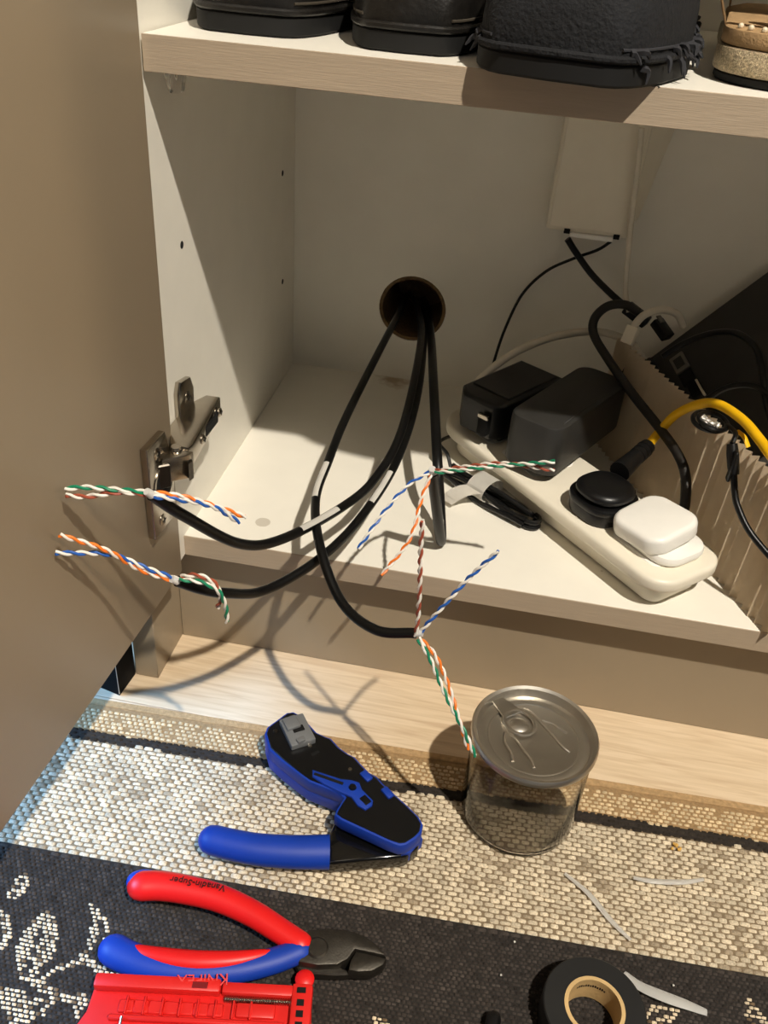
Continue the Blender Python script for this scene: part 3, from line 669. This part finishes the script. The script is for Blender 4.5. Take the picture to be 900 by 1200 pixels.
obj('lead', tube(crom([k2, at(861, 575, y=.044), at(864, 592, y=.038), at(878, 622, y=.026), at(905, 655, y=.012), at(930, 680, y=.002)], 8), .0024, 10), M_blk, cl)
obj('clip', box(-.0012, .0012, -.003, .003, 0, .024, .0008, 1), M_blkpl, cl, frame(at(852, 563, y=.050), (1, 0, 0)))
cy = at(872, 520, y=.07)
obj('yellow_tie', tube(crom([at(864, 505, y=.075), at(872, 512, y=.07), at(877, 524, y=.066)], 5), .0022, 8, flat=.5), M_yel, cl)

# ------------------------------------------------------------------ clear can with ring pull lid
CH = .084; cc = at(627, 859, z=CH); CR = .0422
can = thing('clear_can', 'clear plastic can with silver ring pull lid standing by the plinth', 'can', (cc.x, cc.y, 0))
TC = Matrix.Translation((cc.x, cc.y, 0))
obj('can_body', lathe([(0, .005), (.030, .0049), (.034, .0049), (CR - .003, .0060), (CR - .002, .010), (CR - .002, CH - .012), (CR - .003, CH - .008), (CR - .0025, CH - .002),
                       (CR - .0035, CH - .002), (CR - .004, CH - .008), (CR - .003, CH - .012), (CR - .003, .0105), (CR - .0045, .0072), (0, .0066)], 56), M_can, can, TC)
lid = obj('lid', lathe([(0, CH - .0052), (.030, CH - .0052), (.0325, CH - .0042), (CR - .0065, CH - .0048), (CR - .005, CH - .005), (CR - .0032, CH + .0006), (CR - .001, CH + .0016), (CR, CH + .0004), (CR, CH - .0028), (CR - .0016, CH - .0040), (CR - .0026, CH - .0062), (0, CH - .0062)], 72), M_alu, can, TC)
ta = at(590, 828, z=CH) - Vector((cc.x, cc.y, CH)); tb = at(650, 900, z=CH) - Vector((cc.x, cc.y, CH)); ta.z = tb.z = 0
tdir = (tb - ta).normalized(); LM = frame((cc.x, cc.y, CH - .0052), tdir)
rc = LM.inverted() @ at(609, 848, z=CH - .004); rc.z = 0
rv = LM.inverted() @ at(585, 824, z=CH - .004); rv.z = 0
obj('rivet', lathe([(0, .0026), (.003, .0024), (.0042, .0012), (.005, 0)], 18), M_alu, lid, LM @ Matrix.Translation(rv))
pull = tube([rc + Vector((.0112 * math.cos(a), .0098 * math.sin(a), .0024)) for a in [k * 2 * math.pi / 36 for k in range(37)]], .0014, 8, flat=.7)
pull = prism([(rv.x - .003, rv.y - .0045), (rv.x - .003, rv.y + .0045), (rc.x - .007, rc.y + .0080), (rc.x - .007, rc.y - .0080)], .0018, .0030, .0005, 1, pull)
obj('pull_tab', pull, M_alu, lid, LM)
obj('tab_boss', lathe([(0, .0012), (.004, .0011), (.0058, .0003), (.0064, 0)], 20), M_alu, lid, LM @ Matrix.Translation(rc))
for yy, xa, xb in ((.0125, -.024, .020), (-.0125, -.024, .020), (.020, -.010, .006), (-.021, -.012, .010)):
    obj('lid_bead', tube(crom([Vector((xa, yy * .72, .0001)), Vector((xa + .006, yy * .94, .0006)), Vector((0, yy, .0007)), Vector((xb - .006, yy * 1.02, .0006)), Vector((xb, yy * 1.15, .0001))], 6), .0010, 8), M_alu, lid, LM)
obj('lid_step', lathe([(.0295, 0), (.0300, .0007), (.0308, .0007), (.0313, 0)], 60), M_alu, lid, LM)

# ------------------------------------------------------------------ blue and black crimping tool
CT = .030
def flat(pts, z): return [(p.x, p.y) for p in (at(a, b, z=z) for a, b in pts)]
def shrink(pts, d):
    n = len(pts); A = sum(pts[i][0] * pts[(i + 1) % n][1] - pts[(i + 1) % n][0] * pts[i][1] for i in range(n)); sg = 1 if A > 0 else -1; out = []
    for i in range(n):
        p0, p1, p2 = (Vector(pts[i - 1]), Vector(pts[i]), Vector(pts[(i + 1) % n])); e1 = (p1 - p0).normalized(); e2 = (p2 - p1).normalized()
        n1 = Vector((-e1.y, e1.x)) * sg; n2 = Vector((-e2.y, e2.x)) * sg; b = (n1 + n2); b = b.normalized() / max(.5, b.normalized().dot(n1)); out.append(tuple(p1 + b * d))
    return out
HEAD = [(310, 860), (313, 852), (336, 835), (344, 834), (352, 838), (364, 850), (371, 858), (382, 863), (388, 865), (398, 876), (408, 883), (416, 887), (425, 897), (433, 905), (442, 910), (449, 918), (460, 928), (478, 944), (491, 957), (496, 966), (494, 976), (487, 983), (476, 990), (468, 991), (456, 987),
        (400, 961), (392, 955), (394, 949), (403, 935), (398, 930), (362, 916), (352, 909), (330, 892), (315, 878)]
HP = flat(HEAD, CT)
tool = thing('crimping_tool', 'blue and black crimping tool lying open on the cream band of the rug', 'tool', (at(430, 950, z=RT).x, at(430, 950, z=RT).y, RT))
obj('head_body', prism(HP, .0195, CT, .0012, 2), M_tblue, tool)
obj('flank', prism(shrink(flat([(310, 860), (313, 852), (336, 835), (344, 834), (364, 850), (388, 865), (408, 883), (425, 897), (440, 912), (425, 935), (403, 938), (398, 930), (362, 916), (352, 909), (330, 892), (315, 878)], CT), .0004), .0085, .0200, .001, 2), M_tblue, tool)
obj('top_plate', prism(shrink(HP, .0016), CT - .001, CT + .0008, .0003, 1), M_tblk, tool)
def plate_box(c, d, w, h, z0, z1, m, name, par, bev=.0006):
    a = at(*c, z=CT); b = at(*d, z=CT); L = (b - a).length
    return obj(name, box(0, L, -w / 2, w / 2, z0, z1, bev, 2), m, par, frame((a.x, a.y, 0), (b - a).x_axis if False else ((b - a).x, (b - a).y, 0)))
M_die = mat('grey_die', (126, 128, 130), .4, .3)
die = plate_box((341, 845), (356, 876), .0185, 0, CT, CT + .0055, M_die, 'die', tool, .001)
plate_box((338, 848), (345, 861), .0105, 0, CT + .0045, CT + .0080, M_die, 'die_bridge', die, .001)
plate_box((343, 862), (356, 858), .0055, 0, CT + .0045, CT + .0060, M_hole, 'die_slot', die)
plate_box((348, 876), (357, 872), .004, 0, CT + .003, CT + .0075, M_die, 'die_lug', die)
plate_box((334, 855), (341, 851), .004, 0, CT + .003, CT + .0070, M_die, 'die_lug', die)
for c in ((363, 875), (410, 903), (341, 842), (323, 858)):
    q = at(*c, z=CT); obj('screw', lathe([(0, .0012), (.0014, .0011), (.0019, .0003), (.0019, 0)], 14), M_dsteel if c[0] < 345 else M_steel, tool, Matrix.Translation((q.x, q.y, CT + .0007)))
for a, b in (((424, 906), (434, 916)), ((449, 925), (459, 936))):
    plate_box(a, b, .0055, 0, CT, CT + .0026, M_tblue, 'blue_stud', tool, .0012)
plate_box((365, 886), (374, 881), .003, 0, CT, CT + .0011, M_hole, 'blade_slot', tool)
# latch on the left flank
latch = flat([(366, 904), (378, 908), (400, 915), (412, 916), (421, 919), (424, 927), (437, 940), (436, 946), (428, 951), (419, 946), (412, 936), (398, 930), (380, 921), (366, 912)], CT)
lt = obj('latch', prism(latch, .010, CT + .0022, .0008, 2), M_tblue, tool)
plate_box((424, 936), (432, 944), .005, 0, CT + .0018, CT + .0026, M_tblk, 'latch_pad', lt, .0003)
plate_box((368, 909), (402, 921), .0022, 0, CT + .0018, CT + .0026, M_hole, 'latch_slot', lt, .0002)
q = at(413, 925, z=CT); obj('latch_pin', lathe([(0, .0036), (.0022, .0034), (.0028, .0022), (.0028, 0)], 14), M_tblk, lt, Matrix.Translation((q.x, q.y, CT)))
lug = flat([(322, 880), (345, 900), (360, 913), (352, 915), (335, 905), (318, 887)], .02)
for k in range(7):
    a = at(331 + 3.6 * k, 893 + 2.4 * k, z=.022); obj('grip_rib', box(-.0006, .0006, -.0006, .0006, .014, .026), M_tblue, tool, Matrix.Translation((a.x - .0002, a.y - .0004, 0)), smooth=False)
# lower arm: folded black steel with blue dipped grip
arm = flat([(395, 957), (440, 970), (470, 985), (492, 984), (490, 994), (475, 1004), (452, 1006), (384, 1012), (382, 985)], .016)
obj('arm', prism(arm, RT + .0005, .0165, .0022, 3), mat('black_enamel_steel', (12, 12, 12), .16, var=.05, coat=.5), tool)
obj('spring_block', prism(flat([(470, 990), (492, 978), (495, 985), (480, 1001), (470, 1003)], .016), .008, .0185, .001, 1), M_tblue, tool)
gp = [at(x, y_, z=.0145) for x, y_ in ((250, 986), (270, 991), (302, 997), (345, 1000), (386, 1000))]
gpath = crom(gp, 7); n = len(gpath)
obj('grip', rtube([p + Vector((0, 0, .0015)) for p in gpath], .0098, 18, flat=.92, r1=.0112, end=False), M_tblue, tool)

# ------------------------------------------------------------------ red handled side cutters
cut = thing('side_cutters', 'red and blue handled side cutting pliers with dark steel jaws', 'pliers', (at(300, 1100, z=RT).x, at(300, 1100, z=RT).y, RT))
def tp(l, z): return [at(a, b, z=z) for a, b in l]
h1 = crom(tp([(167, 1038), (187, 1038), (215, 1042), (255, 1052), (295, 1070), (330, 1092), (352, 1106)], .016), 8)
obj('handle', rtube(h1, .0094, 16, .85, .0072), M_red, cut)
k1_ = crom(tp([(160, 1033), (168, 1030), (180, 1030)], .016), 6)
obj('handle_tip', rtube(k1_, .0062, 14, 1.0, .005), M_tblue, cut)
h2 = crom(tp([(134, 1114), (150, 1122), (180, 1132), (225, 1138), (275, 1136), (320, 1126), (352, 1114)], .015), 8)
obj('handle', rtube(h2, .0094, 16, .85, .0072), M_tblue, cut)
h2b = [p + Vector((0, .0035, .0040)) for p in h2[8:40]]
n = len(h2b); obj('handle_inlay', tube(h2b, [.0062 * math.sin(math.pi * (i + 1) / (n + 1)) ** .5 for i in range(n)], 12, flat=.9), M_red, cut)
gd1 = at(357, 1148, z=.012); obj('thumb_stop', lathe([(0, .004), (.004, .0036), (.0056, .002), (.0056, 0), (.004, -.004), (0, -.005)], 18), M_red, cut, Matrix.Translation((gd1.x, gd1.y, .011)))
j1 = flat([(345, 1098), (362, 1090), (385, 1088), (408, 1090), (428, 1097), (444, 1109), (452, 1121), (440, 1118), (416, 1113), (408, 1124), (396, 1131), (372, 1132), (350, 1128)], .017)
obj('jaw', prism(j1, .006, .018, .0016, 2), M_jaw, cut)
j2 = flat([(417, 1114), (440, 1119), (453, 1123), (449, 1131), (436, 1138), (420, 1139), (408, 1137), (410, 1126)], .0165)
obj('jaw', prism(j2, .006, .0168, .0018, 2), M_jaw, cut)
j3 = flat([(345, 1128), (372, 1133), (397, 1132), (407, 1137), (420, 1141), (395, 1143), (352, 1140)], .012)
obj('jaw', prism(j3, .0055, .0125, .001, 1), M_jaw, cut)
pv = at(372, 1111, z=.018); obj('pivot', lathe([(0, .0016), (.0055, .0014), (.0065, .0004), (.0065, 0)], 22), M_jaw, cut, Matrix.Translation((pv.x, pv.y, .0178)))
ta = at(265, 1040, z=.0245); tb = at(200, 1029, z=.0245); tm = (ta + tb) / 2
text_mesh('Vanadin-Super', .0060, M_print, cut, frame((tm.x, tm.y - .001, .0253), (tb - ta)), 'handle_lettering')
ta = at(275, 1140, z=.0232); tb = at(205, 1142, z=.0232); tm = (ta + tb) / 2
text_mesh('KNIPEX', .0085, M_redpr, cut, frame((tm.x, tm.y - .0035, .0236), (tb - ta), (0, -.35, 1)), 'handle_lettering')

# ------------------------------------------------------------------ red cable stripping tool
s0 = at(112, 1147, z=.020); s1 = at(366, 1160, z=.020); SL_ = (s1 - s0).length
TM = frame((s0.x, s0.y, RT), (s1.x - s0.x, s1.y - s0.y, 0))
sk = thing('stripping_tool', 'red plastic cable stripping tool at the bottom edge beside the pliers', 'tool', (s0.x + .06, s0.y - .02, RT))
L = SL_
obj('shell', prism([(0.0, 0), (.002, .003), (L - .004, .003), (L, -.002), (L + .001, -.018), (L + .0015, -.046), (-.004, -.046), (-.0055, -.026), (-.001, -.016)], .0006, .0135, .0015, 2), M_red2, sk, TM)
obj('top_bar', box(.0, L * .58, -.0055, .0025, .0125, .0195, .0018, 2), M_red2, sk, TM)
obj('top_bar', box(L * .585, L - .010, -.0050, .0015, .0125, .0180, .0014, 2), M_red2, sk, TM)
obj('end_cap', box(L - .0115, L + .0005, -.030, .0025, .0120, .0190, .002, 2), M_red2, sk, TM)
obj('cap_window', box(L - .0085, L - .0035, -.0035, -.0005, .0188, .0194), M_hole, sk, TM, smooth=False)
obj('bar_window', box(L * .45, L * .52, -.0040, -.0005, .0193, .0198, .0002, 1), mat('dark_red_recess', (120, 14, 18), .5), sk, TM)
obj('screw_shaft', tube([Vector((L * .60 + i * (L * .32) / 60, -.0068, .0145)) for i in range(61)], [.0015 + .0005 * (i % 2) for i in range(61)], 10), M_steel, sk, TM)
obj('middle_rail', box(.012, L - .014, -.0210, -.0180, .0125, .0165, .0008, 1), M_red2, sk, TM)
for r_ in range(2):
    for i in range(10):
        x = .016 + i * (L - .040) / 10
        if r_ == 0 and 6.0 < i < 9: continue
        obj('rib_cell', box(x, x + .0085, -.0165 - r_ * .013, -.0095 - r_ * .013, .0130, .0152, .0007, 1), M_red2, sk, TM)
for i in range(8):
    x = .020 + i * (L - .044) / 8
    obj('rib', box(x, x + .0012, -.0178, -.0080, .0125, .0166, .0003, 1), M_red2, sk, TM)
obj('smooth_pad', box(L * .66, L * .84, -.0165, -.0085, .0125, .0158, .0014, 2), M_red2, sk, TM)
for i in range(3): obj('cap_slot', box(L - .0080, L - .0040, -.0105 - i * .006, -.0070 - i * .006, .0188, .0193), M_hole, sk, TM, smooth=False)
obj('roller', lathe([(0, 0), (.0030, 0), (.0034, .0006), (.0034, .0090), (.0030, .0096), (0, .0096)], 16), M_blkpl, sk, TM @ Matrix.Translation((.020, -.0325, .0155)) @ Matrix.Rotation(math.radians(90), 4, 'X') @ Matrix.Translation((0, 0, -.006)))
obj('roller_pin', tube([Vector((.020, -.026, .0165)), Vector((.020, -.020, .0175))], .0007, 8), M_steel, sk, TM)
obj('lower_rail', box(.026, L - .02, -.0385, -.0340, .0125, .0175, .001, 1), M_red2, sk, TM)

# ------------------------------------------------------------------ roll of black tape
tr_c = at(697, 1180, z=RT + .019)
TT = Matrix.Translation((tr_c.x, tr_c.y, RT + .0002))
tape = thing('tape_roll', 'roll of black tape lying flat on the dark band of the rug', 'tape', (tr_c.x, tr_c.y, RT))
prof = [(.0172, 0), (.0285, 0), (.0292, .0006), (.0292, .0184), (.0285, .019), (.0172, .019)]
obj('tape', lathe(prof, 64, closed=True), M_tape, tape, TT)
obj('core', lathe([(.0150, -.0001), (.0172, -.0001), (.0172, .0194), (.0150, .0194)], 64, closed=True), M_core, tape, TT)
for i in range(13):
    a = math.radians(62 + i * 5.2); q = Vector((.01495 * math.cos(a), .01495 * math.sin(a), .0118))
    obj('core_print', box(-.00045, .00045, -.00005, .00005, 0, .0022 if i % 3 else .0016), M_print, tape, TT @ frame(q, (-math.sin(a), math.cos(a), 0)), smooth=False)

# black pen end
pa = at(580, 1187, z=RT + .005); pbb = at(572, 1230, z=RT + .005)
pen = thing('pen', 'black pen whose rounded end pokes into the bottom edge', 'pen', (pa.x, pa.y, RT))
dv = (pbb - pa).normalized(); dv.z = 0
obj('barrel', tube([pa + dv * t for t in (0.0, .001, .003, .006, .03, .12)], [.0026, .0036, .0042, .0044, .0044, .0044], 16), M_blkpl, pen)
obj('clip', tube([pa + dv * .05 + Vector((0, 0, .0048)), pa + dv * .09 + Vector((0, 0, .0056))], .0009, 8), M_blkpl, pen)

# ------------------------------------------------------------------ offcuts of clear plastic, crumbs
def sliver(label, pts, wd, name='plastic_offcut'):
    pth = crom([at(a, b, z=RT + h) for a, b, h in pts], 6); bm = bmesh.new(); rows = []
    for i, p in enumerate(pth):
        t = (pth[min(i + 1, len(pth) - 1)] - pth[max(i - 1, 0)]).normalized(); sd_ = t.cross(Vector((0, 0, 1))).normalized(); k = .6 + .4 * math.sin(math.pi * i / (len(pth) - 1))
        rows.append([bm.verts.new(p + sd_ * wd * k * u + Vector((0, 0, .0012 * (1 - u * u) + .0004))) for u in (-1, -.4, .3, 1)])
    for A_, B_ in zip(rows, rows[1:]):
        for k in range(3): bm.faces.new((A_[k], A_[k + 1], B_[k + 1], B_[k]))
    bmesh.ops.solidify(bm, geom=list(bm.faces), thickness=.0004)
    tag(obj(name, bm, M_frost), label, 'plastic scrap', 'clear plastic offcuts on the rug')
sliver('thin clear plastic sliver slanting across the cream band below the can', [(662, 1024, .0), (690, 1048, .001), (715, 1078, .001), (739, 1102, .0)], .0019)
sliver('pale clear plastic sliver lying level on the cream band at right', [(742, 1029, .0), (765, 1033, .001), (800, 1034, .001), (824, 1031, .0)], .0020)
sliver('wide crumpled clear plastic strip right beside the tape roll', [(731, 1141, .001), (750, 1156, .002), (780, 1169, .003), (805, 1178, .002), (828, 1187, .0)], .0034)
cr = at(792, 993, z=RT)
crumb = thing('crumb', 'small yellow crumb on the rug right of the can', 'crumb', (cr.x, cr.y, RT))
for k in range(6):
    b = bmesh.new(); bmesh.ops.create_icosphere(b, subdivisions=1, radius=.0014)
    for v in b.verts: v.co *= random.uniform(.6, 1.3)
    obj('flake', b, M_crumb, crumb, Matrix.Translation((cr.x + random.uniform(-.003, .003), cr.y + random.uniform(-.0025, .0025), RT + .0008)), smooth=False)
for (px, py, lb_) in ((603, 1104, 'tiny white fleck at the edge of the dark band, furthest up'), (587, 1143, 'tiny white fleck left of the tape roll, near the pen'), (789, 1155, 'tiny white fleck just above the wide plastic strip')):
    q = at(px, py, z=RT); b = bmesh.new(); bmesh.ops.create_icosphere(b, subdivisions=1, radius=.0007)
    tag(obj('fleck', b, M_paper, None, Matrix.Translation((q.x, q.y, RT + .0004))), lb_, 'fleck', 'white flecks on the rug')

# ------------------------------------------------------------------ footwear on the shelf
def section_shoe(name, label, M, L, W_, H_, mu, ms, laces=True, group=None, sole_h=.011, welt=True, fray=False, mi=None, blunt=.2):
    t = thing(name, label, 'shoe', M @ Vector((0, L * .4, 0)), group)
    def hw(u):   # half width along the shoe, u=0 toe, 1 heel
        return W_ * .5 * (min(1, (max(u, 0) / .30) ** blunt) if u < .30 else 1 - .26 * math.sin((u - .30) / .70 * math.pi * .62)) * (1 if u < .88 else max(.05, (1 - ((u - .88) / .12) ** 2.2)) ** .5)
    us = [0.0, .006, .02, .045, .08, .12, .17, .23, .30, .38, .46, .54, .62, .70, .78, .86, .91, .95, .98, .995, 1.0]
    outl = [(-max(hw(u), .002), u * L) for u in us] + [(max(hw(u), .002), u * L) for u in us[::-1]]
    obj('sole', prism(outl, .0005, sole_h, .0012, 1), ms, t, M.copy())
    obj('heel', prism([(x * .97, y_) for x, y_ in outl if y_ > .72 * L], .0003, sole_h * .9, 0), ms, t, M.copy())
    if welt: obj('welt', prism([(x * 1.035, (y_ - L / 2) * 1.012 + L / 2) for x, y_ in outl], sole_h, sole_h + .0035, .001, 1), mu, t, M.copy())
    z0 = sole_h + (.003 if welt else 0)
    def top(u): return H_ * (.34 + .30 * min(1, u / .12) ** .6 * .6) if u < .12 else H_ * (.52 + .48 * min(1, (u - .12) / .45))
    bm = bmesh.new(); n = 20; rings = []
    uu = [.012, .03, .06, .1, .15, .2, .26, .32, .38, .44, .5, .56, .62, .68, .74, .8, .86, .91, .95, .98, .992]
    for u in uu:
        w_ = max(.006, hw(u) * .985); h = top(u) * (min(1, (u / .05) ** .5) if u < .05 else 1); op = max(0, min(1, (u - .50) / .06)) * (1 if u < .95 else max(0, (1 - u) / .05)); ring = []
        for k in range(n + 1):
            a = math.pi * k / n; x = w_ * math.copysign(abs(math.cos(a)) ** (.75), math.cos(a)) * (1 - .25 * math.sin(a) ** 2 * (u > .4)); z = h * math.sin(a) ** .7
            if op and .27 < k / n < .73: z = z * (1 - op) + op * .012
            elif op: x = x * (1 - .12 * op)
            ring.append(bm.verts.new((x, u * L, z0 + z)))
        rings.append(ring)
    for A_, B_ in zip(rings, rings[1:]):
        for k in range(n): bm.faces.new((A_[k], A_[k + 1], B_[k + 1], B_[k]))
    bm.faces.new(rings[0]); bm.faces.new(rings[-1][::-1])
    up = obj('upper', bm, mu, t, M.copy(), angle=60)
    sm = [Vector((x * .985, y_, z0 + .003)) for x, y_ in outl]
    obj('stitching', tube(sm[2:-2], .0008, 6), mi or ms, up, M.copy())
    if laces:
        for i in range(4):
            u = .30 + .055 * i; h = top(u) + z0; w_ = hw(u) * .42
            obj('lace', tube(crom([Vector((-w_, u * L, h - .007)), Vector((0, u * L + .004, h + .001)), Vector((w_, u * L + .008, h - .007))], 6), .0015, 6), ms, up, M.copy())
    if fray:
        for i in range(46):
            u = random.uniform(.03, .75); sgn = 1 if random.random() < .85 else -1
            p = Vector((sgn * hw(u) * 1.0, u * L, sole_h + random.uniform(-.002, .006))); q = p + Vector((sgn * random.uniform(.002, .007), random.uniform(-.006, .006), random.uniform(-.010, .0)))
            r_ = (p + q) / 2 + Vector((random.uniform(-.002, .002), random.uniform(-.003, .003), .002))
            obj('fray_tuft', tube(crom([p, r_, q], 3), [.0018, .0017, .0016, .0014, .0012, .0009, .0004], 5), mi or mu, up, M.copy())
    return t
def shoe_M(x, y_, rot, pitch=0, roll=0, z=SH1): return Matrix.Translation((x, y_, z)) @ Matrix.Rotation(math.radians(rot), 4, 'Z') @ Matrix.Rotation(math.radians(pitch), 4, 'X') @ Matrix.Rotation(math.radians(roll), 4, 'Y')
M_stitch = mat('pale_stitch', (62, 55, 45), .7)
section_shoe('leather_shoe', 'black leather shoe at the left end of the shelf', shoe_M(.0490, .022, 0), .275, .093, .075, M_leather, M_sole, group='black shoes on the shelf', mi=M_stitch)
section_shoe('leather_shoe', 'black leather shoe next to the frayed dark shoe on the shelf', shoe_M(.1400, .012, 0), .275, .084, .075, M_leather, M_sole, group='black shoes on the shelf', mi=M_stitch)
section_shoe('suede_shoe', 'frayed dark suede shoe overhanging the shelf edge left of the sandal', shoe_M(.2180, -.036, -13, 0, 0, SH1 + .0003), .27, .112, .085, M_fabric, M_sole, group='black shoes on the shelf', fray=True, welt=True, mi=mat('frayed_fibre', (44, 44, 48), .9))

# sandal
sn = thing('sandal', 'beige sandal with glittery sole at the right end of the shelf', 'sandal', (.35, .09, SH1))
SDM = shoe_M(.3400, .008, -10)
def so(sc, off=0): return [(-.040 * sc * math.cos(a) * (1 if math.sin(a) < 0 else 1), .04 * math.sin(a) * sc + .035) for a in [math.pi + k * math.pi / 16 for k in range(17)]]
out = [(.040 * math.cos(a), .036 + .036 * math.sin(a)) for a in [math.pi + k * math.pi / 14 for k in range(15)]] + [(.044, .12), (.047, .18), (.040, .22), (.020, .245), (-.010, .25), (-.034, .23), (-.044, .18), (-.041, .12)]
obj('outsole', prism(out, .0005, .005, .001, 1), M_sole, sn, SDM.copy())
obj('midsole', prism([(x * 1.04, (y_ - .12) * 1.02 + .12) for x, y_ in out], .005, .0170, .002, 2), M_glit, sn, SDM.copy())
obj('footbed', prism([(x * 1.01, (y_ - .12) * 1.005 + .12) for x, y_ in out], .0172, .0255, .002, 2), M_beige, sn, SDM.copy())
for k in range(9):
    a = math.pi + (k + 2.5) * math.pi / 14; b = bmesh.new(); bmesh.ops.create_uvsphere(b, u_segments=8, v_segments=6, radius=.0016)
    obj('bead', b, mat('pearl_bead', (228, 210, 180), .25), sn, SDM @ Matrix.Translation((.0375 * math.cos(a), .036 + .0335 * math.sin(a), .0265)))
def strap(pts, wd, th, m, name):
    pth = crom([Vector(p) for p in pts], 8); bm = bmesh.new(); rows = []
    for i, p in enumerate(pth):
        t = (pth[min(i + 1, len(pth) - 1)] - pth[max(i - 1, 0)]).normalized(); wv = Vector((0, 1, .15)); wv = (wv - t * wv.dot(t)).normalized()
        rows.append([bm.verts.new(p - wv * wd / 2), bm.verts.new(p + wv * wd / 2)])
    for A_, B_ in zip(rows, rows[1:]): bm.faces.new((A_[0], A_[1], B_[1], B_[0]))
    bmesh.ops.solidify(bm, geom=list(bm.faces), thickness=th); return obj(name, bm, m, sn, SDM.copy())
strap([(-.040, .055, .024), (-.046, .045, .040), (-.043, .030, .056), (-.025, .022, .066), (0, .018, .064), (.025, .025, .056), (.040, .045, .045), (.043, .06, .024)], .012, .0025, M_beige, 'heel_strap')
strap([(-.042, .15, .024), (-.040, .15, .050), (0, .15, .066), (.040, .15, .050), (.044, .15, .024)], .035, .0025, M_beige, 'toe_strap')
obj('heel_counter', prism(rrect(.030, .016, .006, 4, -.004, .050), .025, .050, .003, 2), mat('beige_felt', (176, 152, 120), .9, var=.2, scale=300, bump=.5, bscale=1200), sn, SDM.copy())
